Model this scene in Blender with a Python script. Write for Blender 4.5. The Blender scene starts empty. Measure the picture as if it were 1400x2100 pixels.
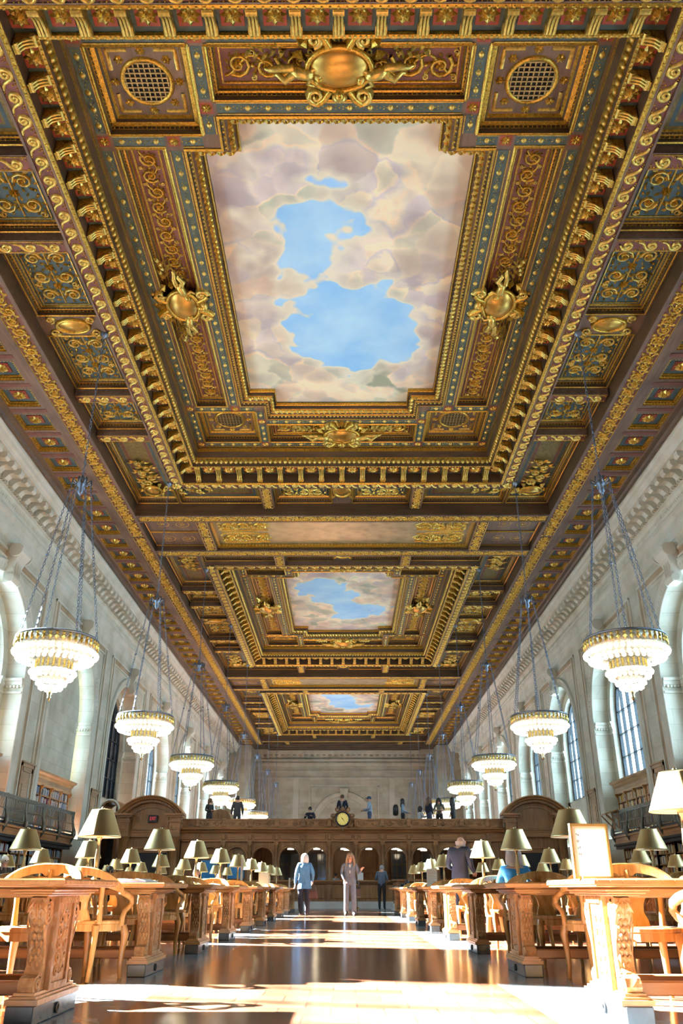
import bpy, math, random
from math import sin, cos, pi, radians, sqrt, atan2, hypot
from mathutils import Vector, Matrix
random.seed(7)
SC = bpy.context.scene
COL = SC.collection
H = 0.735            # eye height of the photographer

# ------------------------------------------------------------------ mesh builder
class MB:
    def __init__(self):
        self.v = []; self.f = []; self.m = []; self.s = []; self.xf = None
    def add(self, vs, fs, mat=0, smooth=False):
        o = len(self.v)
        if self.xf: vs = [self.xf(*p) for p in vs]
        self.v.extend(vs)
        for f in fs:
            self.f.append([i + o for i in f]); self.m.append(mat); self.s.append(smooth)
    def quad(self, a, b, c, d, mat=0): self.add([a, b, c, d], [(0, 1, 2, 3)], mat)
    def box(self, x0, x1, y0, y1, z0, z1, mat=0):
        self.add([(x0,y0,z0),(x1,y0,z0),(x1,y1,z0),(x0,y1,z0),(x0,y0,z1),(x1,y0,z1),(x1,y1,z1),(x0,y1,z1)],
                 [(0,3,2,1),(4,5,6,7),(0,1,5,4),(1,2,6,5),(2,3,7,6),(3,0,4,7)], mat)
    def bbox(self, x0, x1, y0, y1, z0, z1, b=0.01, mat=0):
        # box with chamfered vertical + top/bottom edges
        self.loft([[(x0+b,y0,z),(x1-b,y0,z),(x1,y0+b,z),(x1,y1-b,z),(x1-b,y1,z),(x0+b,y1,z),(x0,y1-b,z),(x0,y0+b,z)]
                   if e==0 else [(x0+2*b,y0+b,z),(x1-2*b,y0+b,z),(x1-b,y0+2*b,z),(x1-b,y1-2*b,z),(x1-2*b,y1-b,z),(x0+2*b,y1-b,z),(x0+b,y1-2*b,z),(x0+b,y0+2*b,z)]
                   for z, e in ((z0,1),(z0+b,0),(z1-b,0),(z1,1))], mat, caps=True)
    def loft(self, rings, mat=0, caps=True, smooth=False, closed=True):
        n = len(rings[0]); vs = [p for r in rings for p in r]; fs = []
        for k in range(len(rings)-1):
            for i in range(n if closed else n-1):
                j = (i+1) % n
                fs.append((k*n+i, k*n+j, (k+1)*n+j, (k+1)*n+i))
        self.add(vs, fs, mat, smooth)
        if caps and closed:
            self.add(list(rings[0]), [tuple(range(n-1,-1,-1))], mat)
            self.add(list(rings[-1]), [tuple(range(n))], mat)
    def lathe(self, prof, n=16, c=(0,0,0), mat=0, smooth=True, caps=True, sx=1, sy=1):
        self.loft([[(c[0]+r*sx*cos(2*pi*i/n), c[1]+r*sy*sin(2*pi*i/n), c[2]+z) for i in range(n)] for r, z in prof], mat, caps, smooth)
    def tube(self, path, rad, n=6, mat=0, smooth=True, caps=True, flat=1.0):
        P = [Vector(p) for p in path]; L = len(P); rings = []
        if not isinstance(rad, (list, tuple)): rad = [rad]*L
        up = Vector((0,0,1)); prev = None
        for i in range(L):
            t = (P[min(i+1,L-1)] - P[max(i-1,0)])
            if t.length < 1e-9: t = Vector((0,0,1))
            t.normalize()
            if prev is None:
                a = up if abs(t.z) < 0.9 else Vector((1,0,0))
                x = t.cross(a).normalized()
            else:
                x = (prev - t*prev.dot(t))
                x = x.normalized() if x.length > 1e-6 else t.orthogonal().normalized()
            prev = x; y = t.cross(x)
            rings.append([tuple(P[i] + x*(rad[i]*cos(2*pi*k/n)) + y*(rad[i]*flat*sin(2*pi*k/n))) for k in range(n)])
        self.loft(rings, mat, caps, smooth)
    def sphere(self, c, r, nu=8, nv=5, mat=0, s=(1,1,1)):
        vs = [(c[0], c[1], c[2]-r*s[2])]
        for j in range(1, nv):
            a = -pi/2 + pi*j/nv
            for i in range(nu):
                vs.append((c[0]+r*s[0]*cos(a)*cos(2*pi*i/nu), c[1]+r*s[1]*cos(a)*sin(2*pi*i/nu), c[2]+r*s[2]*sin(a)))
        vs.append((c[0], c[1], c[2]+r*s[2])); fs = []
        for i in range(nu):
            fs.append((0, 1+(i+1)%nu, 1+i))
            fs.append((len(vs)-1, 1+(nv-2)*nu+i, 1+(nv-2)*nu+(i+1)%nu))
        for j in range(nv-2):
            for i in range(nu):
                fs.append((1+j*nu+i, 1+j*nu+(i+1)%nu, 1+(j+1)*nu+(i+1)%nu, 1+(j+1)*nu+i))
        self.add(vs, fs, mat, True)
    def prism(self, poly, fn, a, b, mat=0, smooth=False):
        # poly 2-D, fn(p,q,t)->3-D; solid between t=a and t=b
        self.loft([[fn(p, q, a) for p, q in poly], [fn(p, q, b) for p, q in poly]], mat, True, smooth)
    def frame(self, poly, prof, mat=0, smooth=False):
        # mitred moulding: prof of (inward offset, z[, mat]) swept round a closed CCW xy polygon
        n = len(poly); rings = []
        for pr in prof:
            rings.append([(*offset_pt(poly, i, pr[0]), pr[1]) for i in range(n)])
        for k in range(len(prof)-1):
            mm = prof[k+1][2] if len(prof[k+1]) > 2 else mat
            self.loft([rings[k], rings[k+1]], mm, False, smooth)
    # ---- relief ornament on a plane (u, v, h)
    def ribbon(self, pts, ws, hs, mat=0):
        L = len(pts); rings = []
        for i in range(L):
            a, b = pts[max(i-1,0)], pts[min(i+1,L-1)]
            tx, ty = b[0]-a[0], b[1]-a[1]; l = hypot(tx, ty) or 1; nx, ny = -ty/l, tx/l
            w = ws[i] if isinstance(ws, list) else ws; h = hs[i] if isinstance(hs, list) else hs
            rings.append([(pts[i][0]+nx*w*q, pts[i][1]+ny*w*q, h*e) for q, e in ((-1,0),(-.65,.8),(0,1),(.65,.8),(1,0))])
        self.loft(rings, mat, False, True, closed=False)
    def leaf(self, u, v, a, L, W, h, mat=0):
        c, s = cos(a), sin(a)
        P = [(0,0,0),(L*.45,W*.5,0),(L,0,0),(L*.45,-W*.5,0),(L*.2,0,h*.8),(L*.6,0,h)]
        self.add([(u+x*c-y*s, v+x*s+y*c, z) for x, y, z in P], [(0,4,1),(1,4,5),(1,5,2),(2,5,3),(3,5,4),(3,4,0)], mat, False)
    def bead(self, u, v, r, h, mat=0, n=8):
        vs = [(u+r*cos(2*pi*i/n), v+r*sin(2*pi*i/n), 0) for i in range(n)] + [(u+.72*r*cos(2*pi*i/n), v+.72*r*sin(2*pi*i/n), h*.72) for i in range(n)] + [(u, v, h)]
        self.add(vs, [(i,(i+1)%n,n+(i+1)%n,n+i) for i in range(n)] + [(n+i,n+(i+1)%n,2*n) for i in range(n)], mat, True)
    def flower(self, u, v, r, h, k=8, mat=0, a0=0.0):
        for i in range(k):
            self.leaf(u, v, a0+2*pi*i/k, r, r*5.2/k, h, mat)
        self.bead(u, v, r*.28, h*1.35, mat, 6)
    def mesh(self, name, mats):
        me = bpy.data.meshes.new(name)
        me.from_pydata([tuple(p) for p in self.v], [], self.f)
        for m in mats: me.materials.append(m)
        me.polygons.foreach_set('material_index', self.m)
        me.polygons.foreach_set('use_smooth', self.s)
        me.update()
        return me

def offset_pt(poly, i, d):
    n = len(poly); p0, p1, p2 = poly[i-1], poly[i], poly[(i+1)%n]
    def nrm(a, b):
        dx, dy = b[0]-a[0], b[1]-a[1]; l = hypot(dx, dy); return (-dy/l, dx/l)
    n1, n2 = nrm(p0, p1), nrm(p1, p2)
    k = 1 + n1[0]*n2[0] + n1[1]*n2[1]
    return (p1[0] + d*(n1[0]+n2[0])/k, p1[1] + d*(n1[1]+n2[1])/k)
def rect(x0, x1, y0, y1): return [(x0,y0),(x1,y0),(x1,y1),(x0,y1)]
def spiral(cx, cy, R, r, a0, turns, n):
    return [(cx + (R+(r-R)*i/n)*cos(a0+turns*2*pi*i/n), cy + (R+(r-R)*i/n)*sin(a0+turns*2*pi*i/n)) for i in range(n+1)]
def plane_down(ox, oy, z, a):      # relief hanging below a ceiling plane, u along angle a
    c, s = cos(a), sin(a)
    return lambda u, v, h: (ox + u*c - v*s, oy + u*s + v*c, z - h)
def plane_x(x, sgn):               # relief on a side wall facing the nave: u along y, v up
    return lambda u, v, h: (x - sgn*h, u, v)

def obj(name, mb, mats, parent=None, loc=None, rz=None):
    me = mb if isinstance(mb, bpy.types.Mesh) else mb.mesh(name, mats if isinstance(mats, (list, tuple)) else [mats])
    o = bpy.data.objects.new(name, me); COL.objects.link(o)
    if parent: o.parent = parent
    if loc: o.location = loc
    if rz is not None: o.rotation_euler = (0, 0, rz)
    return o
def empty(name, loc=(0,0,0), rz=0):
    o = bpy.data.objects.new(name, None); COL.objects.link(o); o.empty_display_size = .2
    o.location = loc; o.rotation_euler = (0, 0, rz); return o
def tag(o, label=None, cat=None, group=None, kind=None):
    if label: o['label'] = label
    if cat: o['category'] = cat
    if group: o['group'] = group
    if kind: o['kind'] = kind
    return o
KIDS = {}
def copy_tree(o, loc=None, rz=None, parent=None):
    c = o.copy(); COL.objects.link(c)
    c.parent = parent
    if loc is not None: c.location = loc
    if rz is not None: c.rotation_euler = (0, 0, rz)
    for ch in list(o.children): copy_tree(ch, parent=c)
    return c
ORD = ['first','second','third','fourth','fifth','sixth','seventh','eighth','ninth','tenth','eleventh','twelfth','thirteenth','fourteenth','fifteenth','sixteenth','seventeenth','eighteenth','nineteenth','twentieth']

# ------------------------------------------------------------------ materials
def nt(name):
    m = bpy.data.materials.new(name); m.use_nodes = True
    t = m.node_tree; t.nodes.clear()
    out = t.nodes.new('ShaderNodeOutputMaterial'); b = t.nodes.new('ShaderNodeBsdfPrincipled')
    t.links.new(b.outputs[0], out.inputs[0]); return m, t, b
def N(t, typ, **kw):
    n = t.nodes.new(typ)
    for k, v in kw.items():
        if k in n.inputs: n.inputs[k].default_value = v
        else: setattr(n, k, v)
    return n
def L(t, a, b): t.links.new(a, b)
def ramp(t, fac, stops, interp='LINEAR'):
    r = t.nodes.new('ShaderNodeValToRGB'); r.color_ramp.interpolation = interp
    e = r.color_ramp.elements
    while len(e) < len(stops): e.new(.5)
    for k, (p, c) in enumerate(stops): e[k].position = p; e[k].color = (*c, 1)
    L(t, fac, r.inputs[0]); return r.outputs[0]
def bump(t, b, h, strength=.3, dist=.02):
    n = N(t, 'ShaderNodeBump'); n.inputs['Strength'].default_value = strength; n.inputs['Distance'].default_value = dist
    L(t, h, n.inputs['Height']); L(t, n.outputs[0], b.inputs['Normal'])
def simple(name, col, rough=.5, metal=0., var=.12, scale=6., bmp=0., spec=None, emis=None, estr=0.):
    m, t, b = nt(name)
    tc = N(t, 'ShaderNodeTexCoord'); no = N(t, 'ShaderNodeTexNoise', Scale=scale, Detail=4.)
    L(t, tc.outputs['Object'], no.inputs['Vector'])
    lo = tuple(c*(1-var) for c in col); hi = tuple(min(1, c*(1+var)) for c in col)
    L(t, ramp(t, no.outputs['Fac'], [(.3, lo), (.7, hi)]), b.inputs['Base Color'])
    b.inputs['Roughness'].default_value = rough; b.inputs['Metallic'].default_value = metal
    if spec is not None: b.inputs['Specular IOR Level'].default_value = spec
    if bmp: bump(t, b, no.outputs['Fac'], bmp)
    if emis: b.inputs['Emission Color'].default_value = (*emis, 1); b.inputs['Emission Strength'].default_value = estr
    return m
def wood(name, dark, light, rough=.4, scale=1., axis='X', carved=0.):
    m, t, b = nt(name)
    tc = N(t, 'ShaderNodeTexCoord'); mp = N(t, 'ShaderNodeMapping')
    s = {'X': (.6, 9, 9), 'Y': (9, .6, 9), 'Z': (9, 9, .6)}[axis]
    mp.inputs['Scale'].default_value = tuple(k*scale for k in s)
    L(t, tc.outputs['Object'], mp.inputs[0])
    n1 = N(t, 'ShaderNodeTexNoise', Scale=2.2, Detail=5., Distortion=.6); L(t, mp.outputs[0], n1.inputs['Vector'])
    n2 = N(t, 'ShaderNodeTexNoise', Scale=.7, Detail=2.); L(t, tc.outputs['Object'], n2.inputs['Vector'])
    mx = N(t, 'ShaderNodeMath', operation='ADD'); L(t, n1.outputs['Fac'], mx.inputs[0]); L(t, n2.outputs['Fac'], mx.inputs[1])
    mm = tuple((a+c)/2 for a, c in zip(dark, light))
    dv = N(t, 'ShaderNodeMath', operation='MULTIPLY'); dv.inputs[1].default_value = .5; L(t, mx.outputs[0], dv.inputs[0])
    L(t, ramp(t, dv.outputs[0], [(.36, dark), (.5, mm), (.62, light)]), b.inputs['Base Color'])
    b.inputs['Roughness'].default_value = rough
    if carved:
        vo = N(t, 'ShaderNodeTexVoronoi', Scale=carved); L(t, tc.outputs['Object'], vo.inputs['Vector'])
        bump(t, b, vo.outputs['Distance'], .9, .02)
    else: bump(t, b, n1.outputs['Fac'], .08, .01)
    return m
def stone(name, cols, mortar, bw=1.3, bh=.62, rough=.75, bricks=True):
    m, t, b = nt(name)
    g = N(t, 'ShaderNodeNewGeometry'); sp = N(t, 'ShaderNodeSeparateXYZ'); L(t, g.outputs['Position'], sp.inputs[0])
    ad = N(t, 'ShaderNodeMath', operation='ADD'); L(t, sp.outputs[0], ad.inputs[0]); L(t, sp.outputs[1], ad.inputs[1])
    cb = N(t, 'ShaderNodeCombineXYZ'); L(t, ad.outputs[0], cb.inputs[0]); L(t, sp.outputs[2], cb.inputs[1])
    no = N(t, 'ShaderNodeTexNoise', Scale=.9, Detail=6.); L(t, g.outputs['Position'], no.inputs['Vector'])
    base = ramp(t, no.outputs['Fac'], [(.3, cols[0]), (.5, cols[1]), (.7, cols[2])])
    if bricks:
        br = N(t, 'ShaderNodeTexBrick', Scale=1.)
        br.inputs['Brick Width'].default_value = bw; br.inputs['Row Height'].default_value = bh
        br.inputs['Mortar Size'].default_value = .008; br.inputs['Mortar Smooth'].default_value = .2
        br.inputs['Color1'].default_value = (.82, .82, .82, 1); br.inputs['Color2'].default_value = (1, 1, 1, 1); br.inputs['Mortar'].default_value = (.62, .60, .56, 1)
        L(t, cb.outputs[0], br.inputs['Vector'])
        mx = N(t, 'ShaderNodeMix', data_type='RGBA', blend_type='MULTIPLY'); mx.inputs[0].default_value = .9
        L(t, base, mx.inputs[6]); L(t, br.outputs['Color'], mx.inputs[7]); base = mx.outputs[2]
        bump(t, b, br.outputs['Fac'], -.15, .02)
    L(t, base, b.inputs['Base Color']); b.inputs['Roughness'].default_value = rough
    return m
def emit(name, col, s, sampling=None):
    m = bpy.data.materials.new(name); m.use_nodes = True; t = m.node_tree; t.nodes.clear()
    o = N(t, 'ShaderNodeOutputMaterial'); e = N(t, 'ShaderNodeEmission'); e.inputs[0].default_value = (*col, 1); e.inputs[1].default_value = s
    L(t, e.outputs[0], o.inputs[0])
    if sampling: m.cycles.emission_sampling = sampling
    return m

M = {}
M['gold'] = simple('gold_leaf', (.55, .335, .05), .28, .8, .5, 22., .4)
M['gold2'] = simple('pale_gold', (.68, .48, .11), .30, .7, .4, 14., .3)
M['old_gold'] = simple('antique_gold_shield', (.55, .33, .07), .34, .85, .35, 3., .1)
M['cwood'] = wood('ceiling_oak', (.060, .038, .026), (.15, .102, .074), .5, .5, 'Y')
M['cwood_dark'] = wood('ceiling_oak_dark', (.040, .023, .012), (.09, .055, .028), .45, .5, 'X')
M['teal'] = simple('teal_paint', (.032, .062, .062), .6, 0, .3, 4.)
M['blue'] = simple('blue_paint', (.030, .068, .090), .6, 0, .3, 4.)
M['red'] = simple('red_paint', (.20, .030, .012), .6, 0, .3, 5.)
M['mauve'] = simple('mauve_paint', (.115, .038, .032), .6, 0, .3, 5.)
M['olive'] = simple('olive_damask', (.13, .105, .03), .5, .3, .4, 9., .2)
M['gilt'] = simple('gilt_plain_panel', (.40, .36, .22), .36, .5, .25, 2., .05)
M['grille'] = simple('grille_bars', (.42, .30, .12), .4, .6, .2)
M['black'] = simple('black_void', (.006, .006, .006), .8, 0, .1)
LIME = [(.56, .53, .41), (.68, .65, .52), (.77, .75, .63)]
M['stone'] = stone('limestone_blocks', LIME, None)
M['stone_far_shaded'] = stone('shaded_limestone_blocks', [(.30, .27, .19), (.37, .335, .24), (.42, .385, .29)], None)  # same limestone, with the dim light of the far end put into its colour
M['trim_far_shaded'] = stone('shaded_carved_limestone', [(.33, .30, .22), (.40, .365, .27), (.45, .41, .32)], None, bricks=False)  # carved limestone darkened the same way, shade painted into the colour
M['trim'] = stone('carved_limestone', [(.60, .57, .46), (.73, .70, .58), (.81, .78, .68)], None, bricks=False)
M['tan'] = stone('tan_limestone', [(.40, .29, .17), (.50, .38, .24), (.56, .45, .31)], None)
M['oak'] = wood('table_oak', (.29, .145, .05), (.58, .36, .155), .28, 1., 'X')
M['oak_edge'] = wood('table_edge_oak', (.32, .17, .06), (.60, .385, .17), .3, 1., 'X')
M['carved'] = wood('carved_oak', (.25, .13, .048), (.55, .355, .165), .42, 1., 'Z', carved=16.)
M['chair'] = wood('chair_oak', (.36, .175, .05), (.70, .41, .14), .25, 1.2, 'Z')
M['dwood'] = wood('screen_oak', (.17, .076, .026), (.36, .185, .07), .42, .8, 'Z')
M['dwoodx'] = wood('screen_oak_rails', (.19, .086, .03), (.40, .20, .078), .42, .8, 'X')
M['dcarved'] = wood('screen_oak_carved', (.17, .08, .028), (.38, .20, .082), .5, .8, 'X', carved=7.)
M['swood'] = wood('shelf_oak', (.22, .085, .022), (.48, .22, .07), .4, .8, 'Y')
M['lwood'] = wood('pale_oak', (.30, .17, .07), (.55, .36, .18), .4, .8, 'Y')
M['iron'] = simple('blackened_iron', (.035, .04, .045), .45, .6, .25, 8., .1)
M['rail'] = simple('bronze_rail', (.12, .12, .10), .42, .6, .25, 8., .1)
M['steel'] = simple('blued_steel_chain', (.16, .20, .27), .35, .8, .2)
def brushed():
    m = simple('brushed_brass', (.70, .57, .29), .33, 1., .08, 3.); t = m.node_tree; b = [n for n in t.nodes if n.type == 'BSDF_PRINCIPLED'][0]
    tg = N(t, 'ShaderNodeTangent', direction_type='RADIAL', axis='Z'); L(t, tg.outputs[0], b.inputs['Tangent']); b.inputs['Anisotropic'].default_value = .75
    return m
M['brass'] = brushed()
M['brass_plain'] = simple('brushed_brass', (.66, .52, .24), .36, .88, .10, 3., .03)
M['brass_stem'] = simple('brass_stem', (.62, .50, .30), .25, 1., .1)
M['shade_in'] = simple('white_shade_lining', (.85, .83, .76), .6, 0, .05, emis=(1, .93, .75), estr=.5)
M['bulb'] = emit('chandelier_bulb', (1., .92, .74), 4.5, 'NONE')
M['crystal'] = simple('crystal_band', (.70, .66, .55), .15, .35, .5, 24., .5)
M['slate'] = simple('slate_base', (.055, .075, .09), .25, 0, .3, 5.)
M['paper'] = simple('white_paper', (.86, .85, .82), .6, 0, .03)
def thin_paper():
    m, t, b = nt('thin_white_sheet'); b.inputs['Base Color'].default_value = (.9, .89, .86, 1); b.inputs['Roughness'].default_value = .6
    tr = N(t, 'ShaderNodeBsdfTranslucent'); tr.inputs[0].default_value = (.9, .88, .82, 1); mx = N(t, 'ShaderNodeMixShader'); mx.inputs[0].default_value = .7
    o = [n for n in t.nodes if n.type == 'OUTPUT_MATERIAL'][0]; L(t, b.outputs[0], mx.inputs[1]); L(t, tr.outputs[0], mx.inputs[2]); L(t, mx.outputs[0], o.inputs[0]); return m
M['sheet'] = thin_paper()
M['white'] = simple('white_marble_plinth', (.62, .60, .56), .4, 0, .1, 2.)
M['goldframe'] = simple('pale_gold_frame', (.80, .62, .25), .3, .6, .1)
M['ink'] = simple('grey_print', (.04, .04, .04), .7, 0, .1)
M['clock'] = simple('yellow_clock_face', (.85, .68, .18), .4, 0, .05, emis=(1, .8, .25), estr=.45)
M['opal'] = emit('opal_glass_shade', (1., .93, .72), 3.2, 'NONE')
M['leather'] = simple('black_leather', (.012, .013, .018), .4, 0, .2)
M['dpane'] = simple('dark_window_glass', (.035, .05, .075), .12, 0, .2, 1.)

def glass():
    m = bpy.data.materials.new('window_glass'); m.use_nodes = True; t = m.node_tree; t.nodes.clear()
    o = N(t, 'ShaderNodeOutputMaterial'); mx = N(t, 'ShaderNodeMixShader'); tr = N(t, 'ShaderNodeBsdfTransparent'); gl = N(t, 'ShaderNodeBsdfGlossy')
    tr.inputs[0].default_value = (.94, .97, 1, 1); gl.inputs['Roughness'].default_value = .05
    mx.inputs[0].default_value = .07; L(t, tr.outputs[0], mx.inputs[1]); L(t, gl.outputs[0], mx.inputs[2]); L(t, mx.outputs[0], o.inputs[0])
    return m
M['glass'] = glass()

def floor_mat():
    m, t, b = nt('quarry_tile_and_marble')
    g = N(t, 'ShaderNodeNewGeometry'); sp = N(t, 'ShaderNodeSeparateXYZ'); L(t, g.outputs['Position'], sp.inputs[0])
    br = N(t, 'ShaderNodeTexBrick', Scale=1.); br.offset = .5
    for k, v in (('Brick Width', .36), ('Row Height', .36), ('Mortar Size', .008), ('Mortar Smooth', .1), ('Bias', 0.)): br.inputs[k].default_value = v
    br.inputs['Color1'].default_value = (.17, .062, .032, 1); br.inputs['Color2'].default_value = (.25, .105, .058, 1); br.inputs['Mortar'].default_value = (.10, .045, .03, 1)
    L(t, g.outputs['Position'], br.inputs['Vector'])
    no = N(t, 'ShaderNodeTexNoise', Scale=1.6, Detail=4.); L(t, g.outputs['Position'], no.inputs['Vector'])
    mv = N(t, 'ShaderNodeMix', data_type='RGBA', blend_type='MULTIPLY'); mv.inputs[0].default_value = .6
    L(t, br.outputs['Color'], mv.inputs[6]); L(t, ramp(t, no.outputs['Fac'], [(.3, (.6,.6,.6)), (.7, (1,1,1))]), mv.inputs[7])
    n2 = N(t, 'ShaderNodeTexNoise', Scale=2.5, Detail=8., Distortion=1.5); L(t, g.outputs['Position'], n2.inputs['Vector'])
    marb = ramp(t, n2.outputs['Fac'], [(.35, (.15, .18, .20)), (.5, (.22, .25, .27)), (.65, (.33, .36, .38))])
    ax = N(t, 'ShaderNodeMath', operation='ABSOLUTE'); L(t, sp.outputs[0], ax.inputs[0])
    d = N(t, 'ShaderNodeMath', operation='SUBTRACT'); d.inputs[1].default_value = 1.76; L(t, ax.outputs[0], d.inputs[0])
    d2 = N(t, 'ShaderNodeMath', operation='ABSOLUTE'); L(t, d.outputs[0], d2.inputs[0])
    lt = N(t, 'ShaderNodeMath', operation='LESS_THAN'); lt.inputs[1].default_value = .36; L(t, d2.outputs[0], lt.inputs[0])
    mx = N(t, 'ShaderNodeMix', data_type='RGBA'); L(t, lt.outputs[0], mx.inputs[0]); L(t, mv.outputs[2], mx.inputs[6]); L(t, marb, mx.inputs[7])
    L(t, mx.outputs[2], b.inputs['Base Color'])
    b.inputs['Roughness'].default_value = .16
    n3 = N(t, 'ShaderNodeTexNoise', Scale=5., Detail=2.); L(t, g.outputs['Position'], n3.inputs['Vector'])
    bump(t, b, n3.outputs['Fac'], .05, .03)
    return m
M['floor'] = floor_mat()

def mural():
    m, t, b = nt('painted_sky_mural')
    tc = N(t, 'ShaderNodeTexCoord'); g = N(t, 'ShaderNodeNewGeometry')
    sp = N(t, 'ShaderNodeSeparateXYZ'); L(t, tc.outputs['Object'], sp.inputs[0])
    def noise(scale, detail, off, dist=0., rough=.55):
        mp = N(t, 'ShaderNodeMapping'); mp.inputs['Location'].default_value = off
        L(t, g.outputs['Position'], mp.inputs[0])
        n = N(t, 'ShaderNodeTexNoise', Scale=scale, Detail=detail, Distortion=dist, Roughness=rough); L(t, mp.outputs[0], n.inputs['Vector']); return n.outputs['Fac']
    def mth(op, a, c=None):
        n = N(t, 'ShaderNodeMath', operation=op)
        for i, x in enumerate((a, c)):
            if x is None: continue
            if isinstance(x, (int, float)): n.inputs[i].default_value = x
            else: L(t, x, n.inputs[i])
        return n.outputs[0]
    # meandering clear path down the middle of the panel
    sx = mth('SUBTRACT', sp.outputs[0], mth('MULTIPLY', mth('SINE', mth('MULTIPLY', sp.outputs[1], .62)), 1.05))
    d = mth('ABSOLUTE', sx)
    ey = mth('MULTIPLY', mth('MAXIMUM', mth('SUBTRACT', mth('ABSOLUTE', mth('ADD', sp.outputs[1], 0.)), 3.4), 0.), .30)
    dens = mth('ADD', mth('MULTIPLY', d, .175), ey)
    def height(off):
        mp = N(t, 'ShaderNodeMapping'); mp.inputs['Location'].default_value = off; L(t, g.outputs['Position'], mp.inputs[0])
        nn = N(t, 'ShaderNodeTexNoise', Scale=1.1, Detail=3.); L(t, mp.outputs[0], nn.inputs['Vector'])
        wv = N(t, 'ShaderNodeMix', data_type='VECTOR'); wv.inputs[0].default_value = .16; L(t, mp.outputs[0], wv.inputs[4]); L(t, nn.outputs['Color'], wv.inputs[5])
        tot = None
        for sc_, amp, sm in ((.45, .70, .8), (1.05, .36, .7), (2.4, .13, .6)):
            vo = N(t, 'ShaderNodeTexVoronoi', Scale=sc_, feature='SMOOTH_F1'); vo.inputs['Smoothness'].default_value = sm; L(t, wv.outputs[1], vo.inputs['Vector'])
            q = mth('MULTIPLY', mth('SUBTRACT', .6, vo.outputs['Distance']), amp); tot = q if tot is None else mth('ADD', tot, q)
        return mth('ADD', tot, mth('MULTIPLY', nn.outputs['Fac'], .18))
    h0 = height((0, 0, 0)); h1 = height((.20, -.26, 0))
    n1 = noise(.42, 3., (3.1, 1.7, 0), .2)
    k2 = mth('SUBTRACT', mth('ADD', mth('ADD', mth('MULTIPLY', n1, .95), mth('MULTIPLY', h0, .72)), dens), .40)
    mask = ramp(t, k2, [(.485, (0,0,0)), (.515, (1,1,1))])
    sky = ramp(t, noise(.5, 3., (0,5,0)), [(.3, (.24, .55, .90)), (.7, (.50, .78, .97))])
    def cells(sc_, off):
        mp = N(t, 'ShaderNodeMapping'); mp.inputs['Location'].default_value = off; L(t, g.outputs['Position'], mp.inputs[0])
        nn = N(t, 'ShaderNodeTexNoise', Scale=1.4, Detail=4.); L(t, mp.outputs[0], nn.inputs['Vector'])
        wv = N(t, 'ShaderNodeMix', data_type='VECTOR'); wv.inputs[0].default_value = .35; L(t, mp.outputs[0], wv.inputs[4]); L(t, nn.outputs['Color'], wv.inputs[5])
        vo = N(t, 'ShaderNodeTexVoronoi', Scale=sc_, feature='SMOOTH_F1'); vo.inputs['Smoothness'].default_value = .22; L(t, wv.outputs[1], vo.inputs['Vector'])
        q = N(t, 'ShaderNodeSeparateColor'); L(t, vo.outputs['Color'], q.inputs[0]); return q.outputs[0], q.outputs[1], vo.outputs['Distance']
    c1, v1, d1 = cells(.75, (3, 8, 0)); c2, v2, d2 = cells(1.7, (11, 2, 0))
    hue = mth('ADD', .30, mth('MULTIPLY', .40, mth('ADD', mth('MULTIPLY', c1, .6), mth('MULTIPLY', c2, .4))))
    val = mth('ADD', mth('MULTIPLY', v1, .35), mth('ADD', mth('MULTIPLY', v2, .25), mth('ADD', mth('MULTIPLY', d1, .35), mth('MULTIPLY', d2, .35))))
    body = ramp(t, hue, [(.30, (.26, .33, .24)), (.40, (.56, .55, .45)), (.46, (.80, .63, .46)), (.51, (.66, .60, .50)), (.555, (.55, .50, .52)), (.61, (.78, .66, .50)), (.70, (.36, .46, .38))])
    em = mth('ADD', .5, mth('MULTIPLY', mth('SUBTRACT', h0, h1), 1.9))
    shade = ramp(t, mth('ADD', mth('MULTIPLY', val, .75), mth('MULTIPLY', mth('SUBTRACT', em, .5), .35)), [(.15, (.50,.50,.54)), (.36, (.76,.75,.76)), (.52, (1.0,.98,.93)), (.68, (1.45,1.38,1.22))])
    bm = N(t, 'ShaderNodeMix', data_type='RGBA', blend_type='MULTIPLY'); bm.inputs[0].default_value = 1.; L(t, body, bm.inputs[6]); L(t, shade, bm.inputs[7])
    rim = ramp(t, k2, [(.515, (.9,.9,.9)), (.55, (.55,.55,.55)), (.66, (0,0,0))])
    cm = N(t, 'ShaderNodeMix', data_type='RGBA'); L(t, rim, cm.inputs[0]); L(t, bm.outputs[2], cm.inputs[6]); cm.inputs[7].default_value = (.90, .82, .62, 1)
    fm = N(t, 'ShaderNodeMix', data_type='RGBA'); L(t, mask, fm.inputs[0]); L(t, sky, fm.inputs[6]); L(t, cm.outputs[2], fm.inputs[7])
    L(t, fm.outputs[2], b.inputs['Base Color']); b.inputs['Roughness'].default_value = .7
    L(t, fm.outputs[2], b.inputs['Emission Color']); b.inputs['Emission Strength'].default_value = .04  # slight glow added to the paint to lift its brightness
    return m
M['mural'] = mural()
CH_E = 450.; SUN_E = 650.; SKY_E = 22.; EXPO = -.65; VT = "Standard"; VL = "None"
# ================================================================== CEILING
Z0, ZD, ZC, ZS, ZF, ZP, ZSKY = 15.84, 16.12, 16.36, 16.54, 17.22, 17.40, 17.70
WX = 13.25                 # side wall plane
P = 10.0                   # window bay
ORN_MATS = [M['gold'], M['gold2'], M['old_gold'], M['mauve']]

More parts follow.
